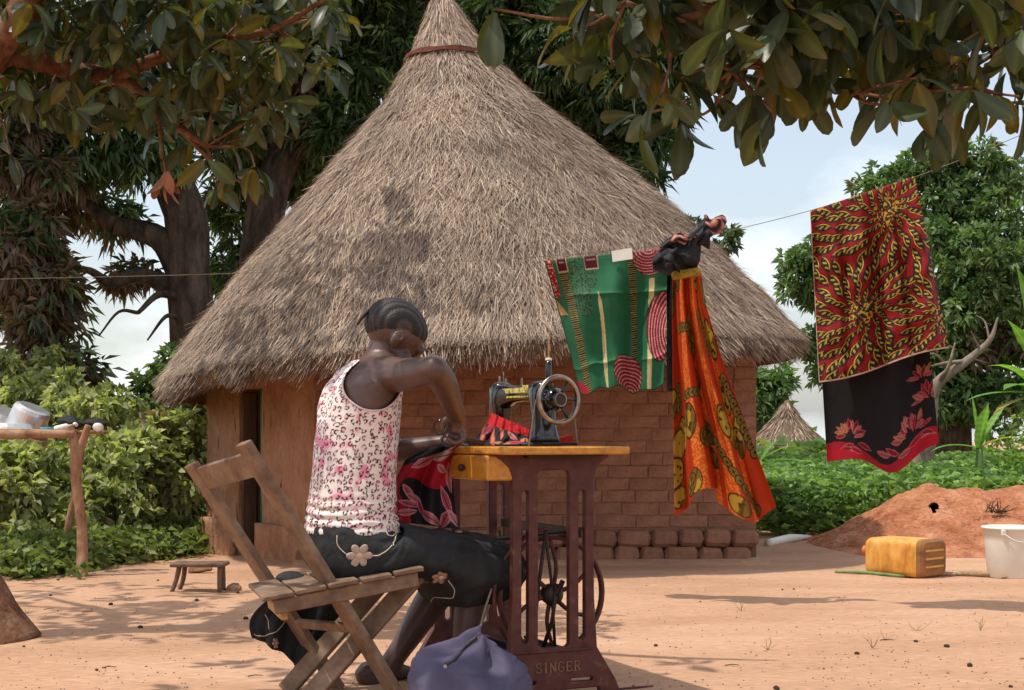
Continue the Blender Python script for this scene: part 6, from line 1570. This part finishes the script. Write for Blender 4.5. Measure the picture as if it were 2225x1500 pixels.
def leaf_mat(p, d, L):
    d = nrm(d); rn = rng.normal(0, 1, 3) * .55 + uz; y = nrm(np.cross(rn, d)); z = np.cross(d, y)
    m_ = Matrix(((d[0], y[0], z[0], p[0]), (d[1], y[1], z[1], p[1]), (d[2], y[2], z[2], p[2]), (0, 0, 0, 1)))
    return m_ @ Matrix.Scale(L, 4)
def whorl(p, k, L, out=None, drop=.5, sp=1.0):
    """k leaves round a twig end: list of matrices"""
    res = []
    for i in range(k):
        a = rng.uniform(0, 6.283); d = np.array([math.cos(a) * sp, math.sin(a) * sp, -drop + rng.normal(0, .45)])
        if out is not None: d = d + np.asarray(out)
        res.append((leaf_mat(np.asarray(p) + nrm(d) * .012, d, L * rng.uniform(.65, 1.2)), rng.integers(0, 14)))
    return res
def fg_tree(label, base, trunk, limbs, twigs_view, L, fills, shade, nobj, group):
    t = thing('shade_tree', label, 'tree', base, group)
    mk('trunk', *ctube(*trunk, 7, 14), m_barkfg, t, smooth=True)
    for pts, r in limbs:
        mk('limb', *ctube(pts, r, 6, 9), m_barkfg, t, smooth=True)
    items = []
    for (p, k, out, drop, from_) in twigs_view:
        items += whorl(p, k, L, out, drop)
        if from_ is not None:
            mk('twig', *ctube([from_, (np.asarray(from_) + p) / 2 + rng.normal(0, .02, 3), p], [.006, .0045, .003], 4, 6), m_barkfg, t, smooth=True)
    cr = None
    rest = []
    for (p, k, out, drop) in fills: rest += whorl(p, k, L, out, drop)
    for (p, k) in shade: rest += whorl(p, k, L * 1.05, None, .25)
    objs, rest = items[:nobj], items[nobj:] + rest
    Vs, Qs, Cs = [], [], []; b = 0
    for mw, i in rest:
        V, q, col = LM[i][1:]; M3 = np.array(mw)
        Vs.append(V @ M3[:3, :3].T + M3[:3, 3]); Qs.append(q + b); Cs.append(col); b += len(V)
    cr = mk('crown', np.vstack(Vs), np.vstack(Qs), m_bigleaf, t, smooth=True, col=np.vstack(Cs)); cr['kind'] = 'stuff'
    for mw, i in objs:
        inst('leaf', LM[i][0], t, mw)
    return t
# left tree: trunk at the left edge, limbs arch over the yard
tb = np.array([-2.02, 5.48, 0.0])
trunk = ([tb + [.0, 0, -.05], tb + [-.05, 0, .10], tb + [-.13, 0, .35], tb + [-.22, .02, .9], tb + [-.26, .05, 1.6], tb + [-.15, .1, 2.25], tb + [-.0, .1, 2.9]], [.21, .155, .125, .115, .105, .09, .05])
L1 = [P(-40, 150, 5.7), P(60, 128, 5.75), P(150, 150, 5.8), P(240, 170, 5.8), P(320, 215, 5.8), P(380, 270, 5.8), P(450, 318, 5.75)]
L2 = [P(-30, 130, 5.6), P(20, 70, 5.55), P(60, 0, 5.5), P(110, -120, 5.4), P(300, -260, 5.2)]
L3 = [P(240, 170, 5.8), P(360, 120, 5.7), P(480, 90, 5.6), P(600, 60, 5.5), P(720, -10, 5.4)]
L4 = [P(110, -120, 5.4), P(420, -160, 5.0), P(760, -190, 4.8), P(1000, -260, 4.7)]
limbs = [(L1, [.062, .05, .042, .034, .026, .02, .012]), (L2, [.07, .06, .055, .045, .025]), (L3, [.03, .025, .018, .013, .008]), (L4, [.045, .034, .025, .012]),
         ([P(-120, 350, 5.5), P(-60, 220, 5.6), P(-40, 150, 5.7)], [.08, .075, .062]), ([P(-40, 150, 5.7), P(-60, 140, 5.65), P(-30, 130, 5.6)], [.065, .07, .07]),
         ([P(320, 215, 5.8), P(345, 260, 5.75), P(350, 340, 5.7)], [.014, .01, .006]), ([P(380, 270, 5.8), P(480, 370, 5.75), P(530, 400, 5.7)], [.012, .008, .004])]
tw = []
def addtw(px, py, Y, k, out=None, drop=.6, frm=None): tw.append((P(px, py, Y), k, out, drop, frm))
for px, py in ((60, 170), (100, 205), (160, 230), (40, 200), (150, 60), (210, 100), (260, 90), (300, 150), (250, 190), (330, 90), (390, 130), (420, 60), (350, 200), (420, 180), (470, 140), (500, 200), (540, 120), (560, 180), (590, 90), (610, 160), (640, 100),
               (300, 240), (350, 270), (270, 260), (420, 260), (460, 240), (530, 260), (570, 250), (600, 230), (500, 310), (450, 350), (520, 370), (550, 360), (480, 400), (410, 300), (180, 130), (100, 90), (130, 20), (230, 20), (330, 20), (440, 10), (540, 20), (650, 20), (700, 30), (740, 40), (690, 90), (30, 30), (20, 330)):
    near = min(L1 + L3, key=lambda q: np.linalg.norm(q - P(px, py, 5.75)))
    addtw(px + rng.normal(0, 8), py + rng.normal(0, 8), 5.75 + rng.uniform(-.35, .3), rng.integers(4, 7), None, .7, near if rng.random() < .6 else None)
fills = [(P(rng.uniform(0, 720), rng.uniform(-160, 150), rng.uniform(5.3, 6.3)), 5, None, .6) for _ in range(220)]
fills += [(P(rng.uniform(20, 620), rng.uniform(120, 250), rng.uniform(5.6, 6.3)), 4, None, .7) for _ in range(60)]
shade = [(np.array([rng.uniform(-2.3, -.75), rng.uniform(3.4, 4.75), rng.uniform(2.45, 3.4)]), 5) for _ in range(52)]
shade += [(np.array([rng.uniform(-3.2, -1.5), rng.uniform(7.6, 8.5), rng.uniform(4.1, 4.9)]), 7) for _ in range(60)]
shade += [(np.array([rng.uniform(-4.2, -2.7), rng.uniform(5.4, 7.2), rng.uniform(2.7, 3.5)]), 7) for _ in range(70)]
shade += [(np.array([rng.uniform(-3.1, -1.5), rng.uniform(5.1, 6.4), rng.uniform(2.75, 3.4)]), 7) for _ in range(70)]
shade = [s for s in shade if (s[0][2] - CH) / s[0][1] * F > HY + 120 or s[0][0] / s[0][1] < -.39]
limbs += [([trunk[0][5], trunk[0][5] + [-.3, 1.0, .9], np.array([-2.6, 7.4, 4.2]), np.array([-2.0, 8.2, 4.6])], [.06, .05, .035, .015]), ([trunk[0][4], np.array([-2.9, 6.0, 2.7]), np.array([-3.6, 6.6, 3.1])], [.06, .045, .015])]
fg_tree('broad leaved shade tree whose trunk foot shows at the left edge of the yard', tb, trunk, limbs, tw, .125, fills, shade, 280, 'shade trees over the yard')
mk_dry = []
dl = thing('dry_leaf_cluster', 'cluster of dead brown leaves hanging in front of the thick trunk', 'leaf cluster', P(365, 400, 5.7))
for i in range(7):
    mw = leaf_mat(P(360 + rng.normal(0, 8), 375 + rng.normal(0, 6), 5.7 + rng.normal(0, .02)), np.array([rng.normal(0, .25), rng.normal(0, .25), -1]), .115 * rng.uniform(.8, 1.2))
    V, q, col = LM[i][1:]; M3 = np.array(mw); mk('leaf', V @ M3[:3, :3].T + M3[:3, 3], q, m_dryleaf, dl, smooth=True)
mk('stalk', *ctube([P(350, 330, 5.7), P(355, 350, 5.7), P(360, 375, 5.7)], [.004, .003, .003], 4, 6), m_barkfg, dl)
# right tree: trunk beyond the right edge, limb reaches in along the top
tb = np.array([3.3, 4.6, 0.0])
trunk = ([tb + [0, 0, -.05], tb + [.0, 0, .4], tb + [-.05, -.05, 1.1], tb + [-.25, -.2, 1.8], tb + [-.6, -.4, 2.3], tb + [-1.0, -.6, 2.7]], [.2, .14, .125, .11, .09, .05])
e0 = trunk[0][3]; e1 = trunk[0][4]
R1 = [e0, P(2500, 40, 4.0), P(2225, 25, 3.9), P(2080, 45, 3.8), P(1900, 40, 3.75), P(1780, 85, 3.7), P(1690, 120, 3.65), P(1590, 155, 3.6)]
R2 = [e1, P(2300, -150, 3.7), P(1900, -110, 3.6), P(1700, -60, 3.5), P(1520, 30, 3.5), P(1430, 35, 3.5), P(1360, 5, 3.5)]
R3 = [P(1780, 85, 3.7), P(1720, 60, 3.6), P(1640, 30, 3.5), P(1560, 0, 3.45)]
R4 = [P(2300, -150, 3.7), P(1900, -330, 3.9), P(1500, -360, 4.0), P(1150, -330, 4.1)]
R5 = [P(2225, 25, 3.9), P(2150, 120, 3.8), P(1990, 190, 3.75), P(1850, 205, 3.7)]
limbs = [(R1, [.06, .04, .025, .02, .016, .013, .010, .006]), (R2, [.05, .035, .025, .02, .014, .010, .006]), (R3, [.009, .008, .006, .004]), (R4, [.035, .028, .02, .01]), (R5, [.012, .010, .008, .005])]
tw = []
for px, py, k, ox, dr in ((1250, 60, 4, -.8, .6), (1300, 30, 5, -.3, .5), (1330, 150, 4, -1.2, .2), (1380, 120, 5, 0, .7), (1430, 90, 5, 0, .7), (1440, 200, 4, -.3, .7), (1400, 250, 4, -.9, .35), (1480, 260, 4, -.6, .6), (1480, 170, 5, 0, .8), (1530, 110, 5, 0, .8), (1545, 200, 3, 0, 1.2), (1600, 160, 5, 0, .8), (1640, 200, 5, 0, .9), (1675, 240, 3, 0, 1.4), (1690, 170, 5, 0, .8), (1730, 190, 5, .3, .8),
                          (1770, 140, 5, 0, .8), (1800, 170, 5, 0, .7), (1840, 60, 5, 0, .8), (1880, 120, 5, 0, .8), (1900, 190, 4, .4, .9), (1930, 215, 3, 0, 1.2), (1950, 90, 5, 0, .8), (1990, 170, 5, 0, .9), (2010, 240, 4, 0, 1.2), (2050, 250, 4, 0, 1.3), (2080, 130, 5, 0, .8), (2110, 190, 5, 0, 1), (2140, 60, 5, 0, .8), (2160, 200, 4, 0, 1.3), (2190, 150, 5, 0, .9), (2215, 210, 4, 0, 1.0), (2220, 60, 5, 0, .8), (1570, 50, 5, 0, .7), (1660, 60, 5, 0, .7), (1740, 40, 5, 0, .7), (1480, 30, 5, 0, .7), (1075, 20, 2, 0, 1.5), (2030, 50, 5, 0, .8), (1380, 40, 4, -.3, .6)):
    p = P(px, py, 3.6 + rng.uniform(-.2, .25)); near = min(R1 + R2 + R3 + R5, key=lambda q: np.linalg.norm(q - p))
    tw.append((p, k, np.array([ox, 0, 0]) if ox else None, dr, near))
fills = [(P(rng.uniform(1290, 2260), rng.uniform(-170, 70), rng.uniform(3.3, 4.1)), 5, None, .8) for _ in range(150)]
fills += [(P(rng.uniform(1380, 2240), rng.uniform(60, 160), rng.uniform(3.6, 4.2)), 4, None, .8) for _ in range(34)]
shade = [(np.array([rng.uniform(-.9, 2.3), rng.uniform(2.6, 4.0), rng.uniform(2.05, 2.7)]), 7) for _ in range(190)]
shade = [s for s in shade if (s[0][2] - CH) / s[0][1] * F > HY + 130]
fg_tree('broad leaved shade tree whose leafy limb reaches in along the upper right', tb, trunk, limbs, tw, .128, fills, shade, 210, 'shade trees over the yard')
